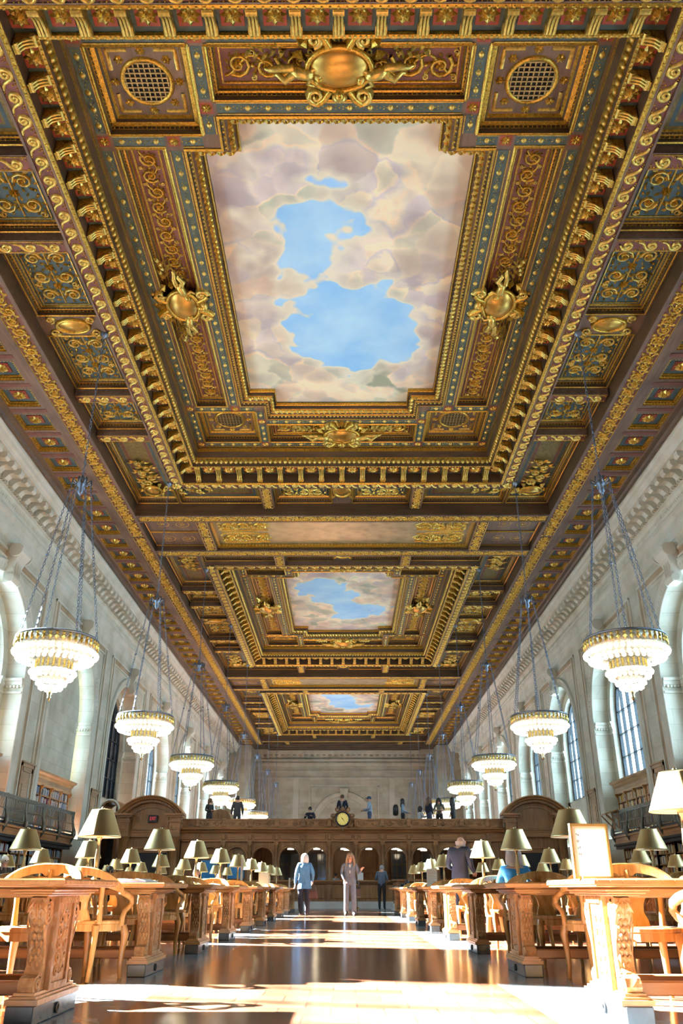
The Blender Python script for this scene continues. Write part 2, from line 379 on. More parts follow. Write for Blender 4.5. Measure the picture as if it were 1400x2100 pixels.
def grid_plate(mb, xs, ys, z, hole, mat):
    for i in range(len(xs)-1):
        for j in range(len(ys)-1):
            cx, cy = (xs[i]+xs[i+1])/2, (ys[j]+ys[j+1])/2
            if not hole(cx, cy):
                mb.quad((xs[i],ys[j],z),(xs[i],ys[j+1],z),(xs[i+1],ys[j+1],z),(xs[i+1],ys[j],z), mat)
def ring_plate(mb, hx0, hy0, hx1, hy1, z, mat):
    grid_plate(mb, [-hx1,-hx0,hx0,hx1], [-hy1,-hy0,hy0,hy1], z, lambda x, y: abs(x) < hx0 and abs(y) < hy0, mat)
def R(hx, hy): return rect(-hx, hx, -hy, hy)

def ground(mb, Lg, W, mat=3):
    h = Lg/2; w = W*.53
    mb.add([(-h,-w,-.002),(h,-w,-.002),(h,w,-.002),(-h,w,-.002)], [(0,1,2,3)], mat)
    for q in (-1, 1): mb.ribbon([(-h, q*w), (h, q*w)], W*.035, W*.06, 0)
def guilloche(mb, Lg, W, mat=1):
    ground(mb, Lg, W)
    n = max(1, round(Lg/(W*1.55))); p = Lg/n; R0 = W*.40
    for i in range(n):
        c = -Lg/2 + p*(i+.5)
        pts = [(c-p*.62, -R0*.95), (c-p*.46, -R0*.80), (c-p*.34, -R0*.35), (c-p*.27, R0*.25), (c-p*.19, R0*.72), (c-p*.08, R0*.95)]
        if i == 0: pts = pts[2:]
        sp = spiral(c, R0*.04, R0*.93, R0*.14, pi/2, -1.45, 16)
        pts += sp
        w = [W*.07, W*.10, W*.12] + [W*.125]*(len(pts)-3-10) + [W*(.12-.006*k) for k in range(10)]
        mb.ribbon(pts, w[:len(pts)], W*.15, mat)
        mb.bead(c, R0*.04, W*.07, W*.14, mat, 6)
        for sx, sy in ((-.42, .38), (-.30, .42), (-.46, .22), (.40, .40), (.33, -.40), (.24, -.44), (.42, -.30)):
            mb.bead(c+sx*p, sy*W, W*.055, W*.09, 0, 6)
def rinceau(mb, Lg, W, mat=0, dens=1.0):
    if W > .34 and dens > 0: ground(mb, Lg, W)
    n = max(1, round(Lg/(W*.85))); p = Lg/n
    stem = []
    for i in range(n*8+1):
        u = -Lg/2 + p*i/8.0; stem.append((u, W*.30*sin(pi*(u+Lg/2)/p + pi/2)))
    mb.ribbon(stem, W*.045, W*.07, mat)
    for i in range(n):
        sg = 1 if i % 2 == 0 else -1; c = -Lg/2 + p*(i+.5)
        s = spiral(c, -sg*W*.04, W*.37, W*.07, sg*pi/2*1.0 + pi*.2, -sg*1.5, 14)
        mb.ribbon(s, [W*.065*(1-.5*q/14) for q in range(15)], W*.10, mat)
        mb.flower(c, -sg*W*.04, W*.17, W*.11, 6, mat, i)
        for q in range(10):
            a = q*2*pi/10 + i*.7
            mb.leaf(c+W*.25*cos(a), -sg*W*.04+W*.25*sin(a), a+sg*.9, W*.20, W*.10, W*.09, (mat, 1)[q % 2])
        for q in (-1, 1):
            s2 = spiral(c+p*.5, q*W*.38, W*.10, W*.02, -q*pi/2, q*1.2, 8); mb.ribbon(s2, W*.03, W*.06, 1)
        mb.leaf(c+p*.45, sg*W*.36, -sg*1.0, W*.26, W*.13, W*.08, mat); mb.leaf(c+p*.45, -sg*W*.36, sg*2.2, W*.24, W*.13, W*.08, mat)
        mb.bead(c+p*.5, 0, W*.07, W*.1, mat, 6)
def arabesque(mb, Lg, W, mat=1):
    # symmetric pairs of scrolls, leaves and buds either side of a stem
    n = max(1, round(Lg/(W*.52))); p = Lg/n
    mb.ribbon([(-Lg/2, 0), (0, 0), (Lg/2, 0)], W*.018, W*.03, mat)
    for i in range(n):
        c = -Lg/2+p*(i+.5); d = 1 if i % 2 else -1
        for sg in (-1, 1):
            s = spiral(c, sg*W*.27, W*.19, W*.04, -sg*pi/2, d*sg*1.6, 14)
            mb.ribbon(s, [W*.03*(1-.4*q/14) for q in range(15)], W*.055, mat); mb.flower(c, sg*W*.27, W*.075, W*.06, 5, 0, i)
            s = spiral(c+d*p*.40, sg*W*.41, W*.085, W*.02, sg*pi/2, -d*sg*1.3, 9); mb.ribbon(s, W*.018, W*.04, mat)
            for q in range(8):
                a = q*pi/4+.3; mb.leaf(c+W*.19*cos(a), sg*(W*.27+W*.19*sin(a)), sg*a+d*.8, W*.13, W*.06, W*.05, (0, 1)[q % 2])
            for a in (.5, 1.3, 2.2): mb.leaf(c+p*.1*(a-1.3), sg*W*.05, sg*a, W*.15, W*.06, W*.04, 1 if a != 1.3 else 0)
            mb.bead(c-d*p*.4, sg*W*.44, W*.03, W*.04, 0, 6)
        mb.flower(c+p*.5 if i < n-1 else c-p*.48, 0, W*.11, W*.08, 6, 0)
def beadband(mb, Lg, W):
    n = max(1, round(Lg/.46)); p = Lg/n
    for i in range(n):
        u = -Lg/2+p*(i+.5)
        mb.bead(u, 0, W*.27, W*.22, 1, 8)
        for s in (-1, 1):
            mb.leaf(u+s*p*.24, 0, 0 if s < 0 else pi, p*.17, W*.18, W*.07, 0)
            for q in (-1, 1): mb.leaf(u+s*p*.27, q*W*.05, (0 if s > 0 else pi)+q*s*.7, p*.15, W*.1, W*.05, 0)
        mb.bead(u+p*.5 if i < n-1 else u-p*.5, 0, W*.07, W*.08, 0, 5)
def rect_run(mb, fn, hx, hy, z, W, gap=0.):
    for (ox, oy, a, Lg) in ((0, -hy, 0, 2*hx-gap), (hx, 0, pi/2, 2*hy-gap), (0, hy, pi, 2*hx-gap), (-hx, 0, -pi/2, 2*hy-gap)):
        mb.xf = plane_down(ox, oy, z, a); fn(mb, Lg, W)
    mb.xf = None
def dentils(mb, poly, off, z, size, pitch, mat):
    n = len(poly)
    for i in range(n):
        a = offset_pt(poly, i, off); b = offset_pt(poly, (i+1) % n, off)
        Lg = hypot(b[0]-a[0], b[1]-a[1]); k = max(1, int(Lg/pitch)); ang = atan2(b[1]-a[1], b[0]-a[0])
        c, s = cos(ang), sin(ang)
        for j in range(k):
            t = Lg*(j+.5)/k; x, y = a[0]+c*t, a[1]+s*t; h = size/2
            mb.xf = lambda u, v, w, x=x, y=y, c=c, s=s: (x+u*c-v*s, y+u*s+v*c, z-w)
            mb.add([(-h*.6,-h,0),(h*.6,-h,0),(h*.6,h,0),(-h*.6,h,0),(-h*.6,-h,size),(h*.6,-h,size),(h*.6,h,size),(-h*.6,h,size)],
                   [(4,5,6,7),(0,1,5,4),(2,3,7,6),(1,2,6,5),(3,0,4,7)], mat)
    mb.xf = None
def eggs(mb, poly, off, z, pitch, rx, rz, mat):
    n = len(poly)
    for i in range(n):
        a = offset_pt(poly, i, off); b = offset_pt(poly, (i+1) % n, off)
        Lg = hypot(b[0]-a[0], b[1]-a[1]); k = max(1, int(Lg/pitch))
        for j in range(k):
            t = (j+.5)/k; x, y = a[0]+(b[0]-a[0])*t, a[1]+(b[1]-a[1])*t
            mb.sphere((x, y, z), rx, 6, 4, mat, (1, 1, rz))
def recess(parent, name, x0, x1, y0, y1, z0, depth, floor_m, prof_m, inset=.16):
    mb = MB(); poly = rect(x0, x1, y0, y1)
    mb.frame(poly, [(-.04, z0-.02), (0, z0-.05, 0), (.03, z0-.03, 0), (.035, z0+depth*.35, 3), (.05, z0+depth*.35, 0), (.06, z0+depth*.55, 3), (inset*.65, z0+depth*.6, 0), (inset*.8, z0+depth*.78, 3), (inset, z0+depth, 0)], 0)
    dentils(mb, poly, .055, z0+depth*.5, .045, .11, 0)
    dentils(mb, poly, inset*.62, z0+depth*.75, .03, .09, 1)
    x0, x1, y0, y1 = x0+inset, x1-inset, y0+inset, y1-inset
    mb.quad((x0,y0,z0+depth),(x0,y1,z0+depth),(x1,y1,z0+depth),(x1,y0,z0+depth), 2)
    return obj(name, mb, [prof_m, M['gold2'], floor_m, M['cwood_dark']], parent), (x0, x1, y0, y1, z0+depth)

def build_bay():
    root = empty('ceiling'); tag(root, kind='structure')
    # ---- flat oak soffits at every level and their risers
    mb = MB()
    # outer coffer strip A
    np_ = 19; pp = 30/np_
    ys = [-15.0]
    for i in range(np_):
        c = -15+pp*(i+.5); ys += [c-.53, c+.53]
    ys.append(15.0)
    for sg in (-1, 1):
        xs = sorted([sg*9.2, sg*10.35, sg*11.5, sg*11.95])
        grid_plate(mb, xs, ys, Z0, lambda x, y: 10.35 < abs(x) < 11.5 and abs(((y+15) % pp)-pp/2) < .53, 0)
        xa, xb = sorted([sg*9.2, sg*9.2]); 
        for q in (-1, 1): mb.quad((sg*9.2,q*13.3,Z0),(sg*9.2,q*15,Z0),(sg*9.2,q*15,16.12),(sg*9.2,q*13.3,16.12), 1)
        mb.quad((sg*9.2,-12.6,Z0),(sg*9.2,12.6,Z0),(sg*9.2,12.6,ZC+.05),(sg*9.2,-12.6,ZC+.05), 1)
        xm = [(sg*11.95, Z0), (sg*11.9, Z0-.10), (sg*11.78, Z0-.13), (sg*11.72, Z0-.05), (sg*11.55, Z0-.04), (sg*11.5, Z0)]
        mb.loft([[(x, -15, z) for x, z in xm], [(x, 15, z) for x, z in xm]], 1, False, False, closed=False)
        for e in (9.25, 9.95):          # raised borders of the scroll beam
            a, b = sorted([sg*(e-.06), sg*(e+.06)]); mb.box(a, b, -15, 15, Z0-.05, Z0+.01, 0)
        for sy in (-1, 1):
            a, b = sorted([sy*12.6, sy*13.3])
            mb.quad((-9.2,a,Z0),(-9.2,b,Z0),(9.2,b,Z0),(9.2,a,Z0), 0) if sg > 0 else None
    for sy in (-1, 1):
        for yy, zt in ((12.6, ZC+.05), (13.3, 16.1)):
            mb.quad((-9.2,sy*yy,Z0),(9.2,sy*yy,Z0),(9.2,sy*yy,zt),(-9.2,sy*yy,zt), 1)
        for e in (12.64, 13.26):
            a, b = sorted([sy*(e-.05), sy*(e+.05)]); mb.box(-9.2, 9.2, a, b, Z0-.05, Z0+.01, 0)
        a, b = sorted([sy*13.3, sy*15.0]); mb.quad((-9.2,a,16.1),(-9.2,b,16.1),(9.2,b,16.1),(9.2,a,16.1), 0)
    xs = sorted({s*q for s in (-1, 1) for q in (2.95, .45, 3.55, 7.15, 7.2, 7.28, 9.12, 9.2)})
    ys = sorted({s*q for s in (-1, 1) for q in (.5, 3.38, 3.92, 6.08, 6.65, 12.5, 12.6, 10.45, 10.53)})
    def chole(x, y):
        x, y = abs(x), abs(y)
        if x < 7.2 and y < 10.45: return True
        if 7.28 < x < 9.12: return .5 < y < 3.38 or 3.92 < y < 6.08 or 6.65 < y < 12.5
        return 10.53 < y < 12.5 and (.45 < x < 2.95 or 3.55 < x < 7.15)
    grid_plate(mb, xs, ys, ZC+.05, chole, 0)
    ring_plate(mb, 6.6, 10.0, 7.2, 10.45, ZD, 0)
    mb.frame(R(7.2, 10.45), [(0, ZC+.05), (0, ZD)], 0)
    mb.frame(R(6.6, 10.0), [(0, ZD), (0, ZS+.02)], 1)
    for e in (-.27, .27):
        mb.frame(R(6.95+e*.8+.03, 10.28+e*.6+.03), [(0, ZD), (0, ZD-.04), (.06, ZD-.04), (.06, ZD)], 0)
    ring_plate(mb, 6.15, 9.22, 6.6, 10.0, ZS, 2)
    # inner field
    xs = sorted({s*q for s in (-1, 1) for q in (2.9, 3.3, 3.83, 4.3, 5.45, 5.53, 5.93)})
    ys = sorted({s*q for s in (-1, 1) for q in (5.83, 6.23, 6.75, 7.15, 8.5, 8.92)})
    def hole(x, y):
        x, y = abs(x), abs(y)
        return (x < 3.83 and y < 5.83) or (x < 2.9 and y < 6.75) or (4.3 < x < 5.45 and y < 5.83) or (x < 2.9 and 7.15 < y < 8.5) or (3.3 < x < 5.53 and 6.23 < y < 8.5)
    grid_plate(mb, xs, ys, ZF, hole, 0)
    for sg in (-1, 1):      # cross bands of the side panels
        for yy in (3.65, 6.35):
            for sy in (-1, 1):
                a, b = sorted([sg*7.2, sg*9.15]); mb.box(a, b, sy*yy-.24, sy*yy+.24, ZD, ZC+.05, 0)
        for sy in (-1, 1):
            a, b = sorted([sy*10.45, sy*12.5]); mb.box(sg*3.25-.26, sg*3.25+.26, a, b, ZD, ZC+.05, 0)
            a, b = sorted([sy*13.3, sy*15.0]); mb.box(sg*6.4-.28, sg*6.4+.28, a, b, Z0, 16.1, 0)
    mb.box(-9.2, 9.2, 14.6, 15.0, Z0+.05, 16.1, 0) if False else None
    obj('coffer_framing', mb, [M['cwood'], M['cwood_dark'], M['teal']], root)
    # ---- gold mouldings
    mb = MB()
    mb.frame(R(6.72, 10.12), [(0, ZD), (.01, ZD-.05), (.06, ZD-.07), (.11, ZD-.03), (.12, ZD+.03)], 0)
    eggs(mb, R(6.72, 10.12), .06, ZD-.05, .16, .04, 1, 0)
    mb.frame(R(6.20, 9.27), [(0, ZS-.02), (.02, ZS-.10, 0), (.10, ZS-.10, 0), (.12, ZS+.05, 2), (.2, ZS+.26, 0), (.27, ZS+.50, 2), (.29, ZF-.06, 0), (.34, ZF-.06, 2), (.34, ZF, 0)], 0)
    eggs(mb, R(6.20, 9.27), .15, ZS+.12, .2, .085, 1.6, 1)
    eggs(mb, R(6.20, 9.27), .06, ZS-.10, .11, .035, 1, 1)
    obj('egg_and_dart_moulding', mb, [M['gold'], M['gold2'], M['cwood_dark']], root)
    lip = [(-2.9,-6.75),(2.9,-6.75),(2.9,-5.83),(3.83,-5.83),(3.83,5.83),(2.9,5.83),(2.9,6.75),(-2.9,6.75),(-2.9,5.83),(-3.83,5.83),(-3.83,-5.83),(-2.9,-5.83)]
    mb = MB()
    mb.frame(lip, [(0, ZF), (0, ZF-.04, 0), (.06, ZF-.05, 0), (.08, ZF+.04, 2), (.12, ZF+.06, 2), (.15, ZF+.10, 0), (.22, ZF+.12, 2), (.32, ZF+.24, 0), (.36, ZF+.36, 2), (.40, ZF+.34, 0), (.42, ZF+.36, 0), (.42, ZSKY, 0)], 0)
    eggs(mb, lip, .10, ZF+.045, .14, .042, 1, 1)
    n = len(lip)
    for i in range(n):      # leaf-wrapped torus
        a = offset_pt(lip, i, .26); b = offset_pt(lip, (i+1) % n, .26); Lg = hypot(b[0]-a[0], b[1]-a[1]); ang = atan2(b[1]-a[1], b[0]-a[0])
        k = max(1, int(Lg/.2))
        for j in range(k):
            t = (j+.5)/k; mb.xf = plane_down(a[0]+(b[0]-a[0])*t, a[1]+(b[1]-a[1])*t, ZF+.16, ang)
            mb.leaf(-.1, -.09, .9, .26, .13, .10, 1); mb.leaf(.02, .09, -.6, .2, .1, .06, 0)
    mb.xf = None
    obj('mural_frame', mb, [M['gold'], M['gold2'], M['cwood_dark']], root)
    mb = MB(); s = []
    for (x0, x1, y0, y1) in ((-3.4, 3.4, -5.4, 5.4), (-2.5, 2.5, -6.3, -5.4), (-2.5, 2.5, 5.4, 6.3)):
        mb.quad((x0,y0,ZSKY),(x0,y1,ZSKY),(x1,y1,ZSKY),(x1,y0,ZSKY))
    obj('sky_mural', mb, M['mural'], root)
    # ---- scroll bands
    mb = MB()
    rect_run(mb, lambda m, l, w: guilloche(m, l, w), 6.96, 10.29, ZD-.005, .36, .5)
    for sg in (-1, 1):
        for sy in (-1, 1):
            for yy in (3.65, 6.35):
                mb.xf = plane_down(sg*8.2, sy*yy, ZD-.005, 0); guilloche(mb, 1.9, .36)
            mb.xf = plane_down(sg*3.25, sy*11.5, ZD-.005, pi/2); rinceau(mb, 1.95, .38)
            mb.xf = plane_down(sg*6.95, sy*10.28, ZD-.005, 0); mb.flower(0, 0, .24, .1, 8, 1)
            mb.xf = plane_down(sg*6.4, sy*14.15, Z0-.005, pi/2); rinceau(mb, 1.6, .44)
    mb.xf = None
    obj('guilloche_band', mb, ORN_MATS, root)
    mb = MB()
    for sg in (-1, 1):
        mb.xf = plane_down(sg*9.6, 0, Z0-.005, pi/2); rinceau(mb, 29.8, .56)
        mb.xf = plane_down(0, sg*12.95, Z0-.005, 0); rinceau(mb, 18.2, .48)
    mb.xf = None
    obj('rinceau_band', mb, ORN_MATS, root)
    # ---- teal bead bands of the inner field with corner rosettes
    mb = MB(); bands = []
    for sg in (-1, 1):
        bands += [(sg*5.73, 0, pi/2, 11.5), (sg*4.03, 0, pi/2, 11.5), (0, sg*8.7, 0, 5.7), (0, sg*6.95, 0, 5.7)]
        for sy in (-1, 1):
            bands += [(sg*5.73, sy*7.36, pi/2, 2.2), (sg*3.1, sy*7.83, pi/2, 1.3), (sg*4.42, sy*8.7, 0, 2.2), (sg*4.88, sy*6.03, 0, 1.25), (sg*3.1, sy*6.49, pi/2, .5), (sg*3.57, sy*6.03, 0, .5)]
            for (rx, ry) in ((5.73, 8.7), (3.1, 8.7), (5.73, 6.03), (4.03, 6.03), (3.1, 6.95)):
                mb.xf = plane_down(sg*rx, sy*ry, ZF-.006, 0); mb.add([(-.15,-.15,0),(.15,-.15,0),(.15,.15,0),(-.15,.15,0)], [(0,1,2,3)], 3)
                mb.flower(0, 0, .14, .05, 8, 0)
    for (ox, oy, a, Lg) in bands:
        mb.xf = plane_down(ox, oy, ZF-.006, a); h = Lg/2
        mb.add([(-h,-.125,0),(h,-.125,0),(h,.125,0),(-h,.125,0)], [(0,1,2,3)], 2)
        beadband(mb, Lg, .27)
        for q in (-1, 1): mb.add([(-h,q*.15-.012,.0),(h,q*.15-.012,.0),(h,q*.15+.012,.0),(-h,q*.15+.012,.0),(-h,q*.15-.012,.02),(h,q*.15-.012,.02),(h,q*.15+.012,.02),(-h,q*.15+.012,.02)], [(4,5,6,7),(0,1,5,4),(2,3,7,6)], 1)
    mb.xf = None
    obj('bead_band', mb, [M['gold'], M['gold2'], M['teal'], M['red']], root)
    # ---- recessed panels
    def scroll_panel(x0, x1, y0, y1, along, fm, fn, prof_m, W=None, z0=ZF, depth=.30, nm='scroll_panel'):
        o, (a, b, c, d, z) = recess(root, nm, x0, x1, y0, y1, z0, depth, fm, prof_m)
        m = MB(); m.frame(rect(a+.06, b-.06, c+.06, d-.06), [(0, z-.001), (0, z-.03), (.035, z-.03), (.035, z-.001)], 1)
        Lg, Wd = ((b-a), (d-c)) if along == 'x' else ((d-c), (b-a))
        m.xf = plane_down((a+b)/2, (c+d)/2, z-.004, 0 if along == 'x' else pi/2)
        fn(m, Lg-.3, (W or Wd-.22)); m.xf = None
        obj('scroll_relief', m, ORN_MATS, o)
    for sg in (-1, 1):
        a, b = sorted([sg*4.3, sg*5.45])
        scroll_panel(a, b, -5.83, 5.83, 'y', M['mauve'], rinceau, M['gold'])
        a, b = sorted([sg*7.15, sg*8.5])
        scroll_panel(-2.9, 2.9, a, b, 'x', M['mauve'], rinceau, M['gold'])
        for sy in (-1, 1):      # grille cells
            a, b = sorted([sg*3.3, sg*5.53]); c, d = sorted([sy*6.23, sy*8.5])
            o, (a, b, c, d, z) = recess(root, 'grille_panel', a, b, c, d, ZF, .36, M['cwood'], M['gold'], .26)
            cx, cy = (a+b)/2, (c+d)/2; m = MB()
            hw = (b-a)/2; hh = (d-c)/2
            for qx in (-1, 1):
                for qy in (-1, 1):
                    m.xf = plane_down(cx, cy, z-.003, 0)
                    w = .1; x1, y1 = qx*(hw-.1), qy*(hh-.1)
                    m.ribbon([(x1, qy*.3), (x1, y1), (x1-qx*.001, y1)], .05, .03, 1); m.ribbon([(x1, y1), (qx*.3, y1)], .05, .03, 1)
                    m.flower(qx*hw*.62, qy*hh*.62, .12, .05, 6, 0)
            for a0 in range(4): m.flower((hw-.12)*cos(a0*pi/2), (hh-.12)*sin(a0*pi/2), .12, .05, 8, 0)
            m.xf = None
            rr = .56
            m.lathe([(rr-.05, z-.001), (rr-.04, z-.05), (rr+.03, z-.06), (rr+.06, z-.001)], 24, (cx, cy, 0), 0)
            obj('gold_ring', m, ORN_MATS, o)
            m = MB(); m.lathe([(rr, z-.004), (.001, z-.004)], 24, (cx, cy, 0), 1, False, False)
            for k in range(-4, 5):
                u = k*.12; hl = sqrt(max(0, (rr-.04)**2-u*u))
                m.box(cx+u-.015, cx+u+.015, cy-hl, cy+hl, z-.04, z-.025, 0); m.box(cx-hl, cx+hl, cy+u-.015, cy+u+.015, z-.05, z-.035, 0)
            obj('woven_grille', m, [M['grille'], M['black']], o)
        # outer C panels on the long sides
        a, b = sorted([sg*7.28, sg*9.12])
        scroll_panel(a, b, -3.38, -.5, 'y', M['blue'], arabesque, M['gold'], None, ZC+.05, .24, 'arabesque_panel')
        scroll_panel(a, b, .5, 3.38, 'y', M['blue'], arabesque, M['gold'], None, ZC+.05, .24, 'arabesque_panel')
        for sy in (-1, 1):
            c, d = sorted([sy*3.92, sy*6.08])
            scroll_panel(a, b, c, d, 'y', M['blue'], arabesque, M['gold'], None, ZC+.05, .24, 'arabesque_panel')
            # L-shaped olive corner panels: a long arm and a short arm
            c, d = sorted([sy*6.65, sy*12.5])
            o, (a2, b2, c2, d2, z) = recess(root, 'damask_panel', a, b, c, d, ZC+.05, .22, M['olive'], M['gold'])
            m = MB()
            for q, mt in ((.10, 0), (.26, 1)):
                m.frame(rect(a2+q, b2-q, c2+q, d2-q), [(0, z-.004), (.10, z-.004)], mt)
            obj('painted_border', m, [M['blue'], M['mauve']], o)
            a3, b3 = sorted([sg*3.55, sg*7.15]); c, d = sorted([sy*10.53, sy*12.5])
            o, (a2, b2, c2, d2, z) = recess(root, 'damask_panel', a3, b3, c, d, ZC+.05, .22, M['olive'], M['gold'])
            m = MB()
            for q, mt in ((.10, 0), (.26, 1)):
                m.frame(rect(a2+q, b2-q, c2+q, d2-q), [(0, z-.004), (.10, z-.004)], mt)
            obj('painted_border', m, [M['blue'], M['mauve']], o)
            c, d = sorted([sy*13.36, sy*14.96])
            x0, x1 = sorted([sg*6.72, sg*9.1])
            scroll_panel(x0, x1, c, d, 'x', M['mauve'], rinceau, M['gold'], None, 16.1, .10, 'scroll_panel')
    for sy in (-1, 1):
        c, d = sorted([sy*10.53, sy*12.5])
        for (x0, x1) in ((-2.95, -.45), (.45, 2.95)):
            scroll_panel(x0, x1, c, d, 'x', M['blue'], arabesque, M['gold'], None, ZC+.05, .24, 'arabesque_panel')
        m = MB(); m.xf = plane_down(0, sy*11.4, ZC+.04, 0)
        m.ribbon([(.36*cos(t*pi/8), .5*sin(t*pi/8)) for t in range(17)], .07, .08, 0); m.lathe([(.34, 0), (.25, .05), (.001, .08)], 14, (0, 0, 0), 2)
        for q in range(4): m.leaf(.42*cos(q*pi/2+.78), .6*sin(q*pi/2+.78), q*pi/2+.78, .3, .2, .08, 0)
        m.xf = None; obj('oval_medallion', m, ORN_MATS, root)
        # gilt strip between two bays (half of it belongs to each)
        c, d = sorted([sy*13.36, sy*15.0])
        mb = MB(); z = 16.085
        mb.quad((-6.05,c,z),(-6.05,d,z),(6.05,d,z),(6.05,c,z), 2)
        e0, e1 = sorted([sy*13.36, sy*13.5]); mb.box(-6.1, 6.1, e0, e1, Z0+.08, 16.09, 0)
        for j in range(76): mb.box(-6+j*.16, -6+j*.16+.09, *sorted([sy*13.5, sy*13.56]), 15.98, 16.06, 1)
        for sg in (-1, 1):
            a, b = sorted([sg*6.1, sg*5.95]); mb.box(a, b, c, d, 15.95, 16.09, 0)
            mb.xf = plane_down(sg*4.6, sy*14.3, z-.005, 0 if sg > 0 else pi)
            mb.ribbon([(-1.2, 0), (-.6, .55), (.4, .6), (1.1, .55)], .06, .05, 1); mb.ribbon([(-1.2, 0), (-.6, -.55), (.4, -.6), (1.1, -.55)], .06, .05, 1)
            rinceau(mb, 2.2, .9); mb.xf = None
        obj('gilt_panel', mb, [M['gold'], M['gold2'], M['gilt']], root)
    # medallions between the arabesque panels on the long sides
    for sg in (-1, 1):
        m = MB(); m.xf = plane_down(sg*8.2, 0, ZC+.04, pi/2)
        m.ribbon([(.30*cos(t*pi/8), .5*sin(t*pi/8)) for t in range(17)], .06, .08, 0)
        m.lathe([(.28, 0), (.22, .05), (.001, .08)], 14, (0, 0, 0), 2, sy=1.6)
        for qx in (-1, 1):
            for qy in (-1, 1):
                s = spiral(qx*.30, qy*.62, .16, .04, 0, qx*qy*1.3, 10); m.ribbon(s, .035, .06, 1); m.leaf(qx*.35, qy*.4, qy*1.2, .35, .16, .08, 1)
        m.xf = None; obj('oval_medallion', m, ORN_MATS, root)
    # ---- outer coffers: blue boxes with gilt rosettes
    mb = MB()
    for sg in (-1, 1):
        for i in range(np_):
            c = -15+pp*(i+.5); a, b = sorted([sg*10.35, sg*11.5])
            poly = rect(a, b, c-.53, c+.53)
            mb.frame(poly, [(0, Z0), (.0, Z0+.05), (.05, Z0+.05), (.06, Z0+.12), (.10, Z0+.12), (.10, Z0+.16)], 0)
            dentils(mb, poly, .04, Z0+.08, .05, .10, 1)
            mb.quad((a+.1,c-.43,Z0+.16),(a+.1,c+.43,Z0+.16),(b-.1,c+.43,Z0+.16),(b-.1,c-.43,Z0+.16), 2)
            cx = (a+b)/2; mb.box(cx-.26, cx+.26, c-.24, c+.24, Z0+.135, Z0+.16, 3)
            mb.xf = plane_down(cx, c, Z0+.13, 0); mb.flower(0, 0, .23, .1, 8, 1); mb.flower(0, 0, .13, .14, 6, 0, .3); mb.xf = None
            a, b = sorted([sg*10.25, sg*11.5]); cy = c+pp/2
            if i < np_-1: mb.box(a, b, cy-.09, cy+.09, Z0-.012, Z0, 4)
    obj('rosette_coffer', mb, [M['gold'], M['gold2'], M['blue'], M['red'], M['mauve']], root)
    # ---- modillions and rosettes, one object each
    mb = MB()
    prof = [(0, .02), (.30, .02), (.37, -.03), (.40, -.10), (.37, -.17), (.31, -.18), (.26, -.14), (.16, -.20), (.08, -.33), (.03, -.40), (0, -.42)]
    mb.prism(prof, lambda p, q, t: (t, p, q), -.10, .10, 0)
    for t in (-.07, 0, .07):
        mb.ribbon_pts = None
        pts = [(.38, -.18), (.28, -.20), (.16, -.25), (.07, -.37)]
        for k in range(3):
            (p0, q0), (p1, q1) = pts[k], pts[k+1]
            mb.tube([(t, p0, q0), (t, p1, q1)], [.035, .03], 5, 1)
    mb.tube([(-.12, .355, -.10), (.12, .355, -.10)], .075, 8, 1); mb.tube([(-.115, .06, -.34), (.115, .06, -.34)], .05, 6, 1)
    bme = mb.mesh('acanthus_bracket', [M['gold'], M['gold2']])
    mb = MB(); mb.box(-.19, .19, -.19, .19, -.02, 0, 1); mb.xf = plane_down(0, 0, -.02, 0); mb.flower(0, 0, .2, .07, 8, 0); mb.flower(0, 0, .11, .1, 8, 0, .4); mb.xf = None
    rme = mb.mesh('soffit_rosette', [M['gold2'], M['red']])
    nx, ny = 15, 22; px, py = 12.75/nx, 19.2/ny
    spots = []
    for i in range(nx):
        u = -6.375+px*(i+.5); spots += [(u, -9.98, 0), (u, 9.98, pi)]
    for j in range(ny):
        v = -9.6+py*(j+.5); spots += [(6.58, v, pi/2), (-6.58, v, -pi/2)]
    for (x, y, rz) in spots:
        o = obj('bracket', bme, None, root, (x, y, ZS), rz); ln = 1.75 if rz in (0, pi) else 1.0; o.scale = (1, ln, 1)
        d = px/2 if rz in (0, pi) else py/2
        c, s = cos(rz), sin(rz); o2 = obj('rosette', rme, None, root, (x + c*d - s*.2*ln, y + s*d + c*.2*ln, ZS-.005), rz); o2.scale = (1.25, 1.25, 1)
    return root

bay = build_bay(); bay.location = (0, 20, 0)
for k in (1, 2): copy_tree(bay, (0, 20+30*k, 0))
mb = MB(); mb.box(-12.6, 12.6, -6, 5, Z0, Z0+.2, 0); mb.box(-12.6, 12.6, 95, 99.5, Z0, Z0+.2, 0)
for yy in (95.8, 97.2, 98.6): mb.box(-9, 9, yy-.12, yy+.12, Z0-.12, Z0, 0)
tag(obj('ceiling_margin', mb, M['cwood_dark']), kind='structure')
mb = MB(); mb.box(-16, 16, -8, 102, 17.9, 18.2)
tag(obj('roof', mb, M['cwood_dark']), kind='structure')  # unseen slab added to block sky light above the coffers

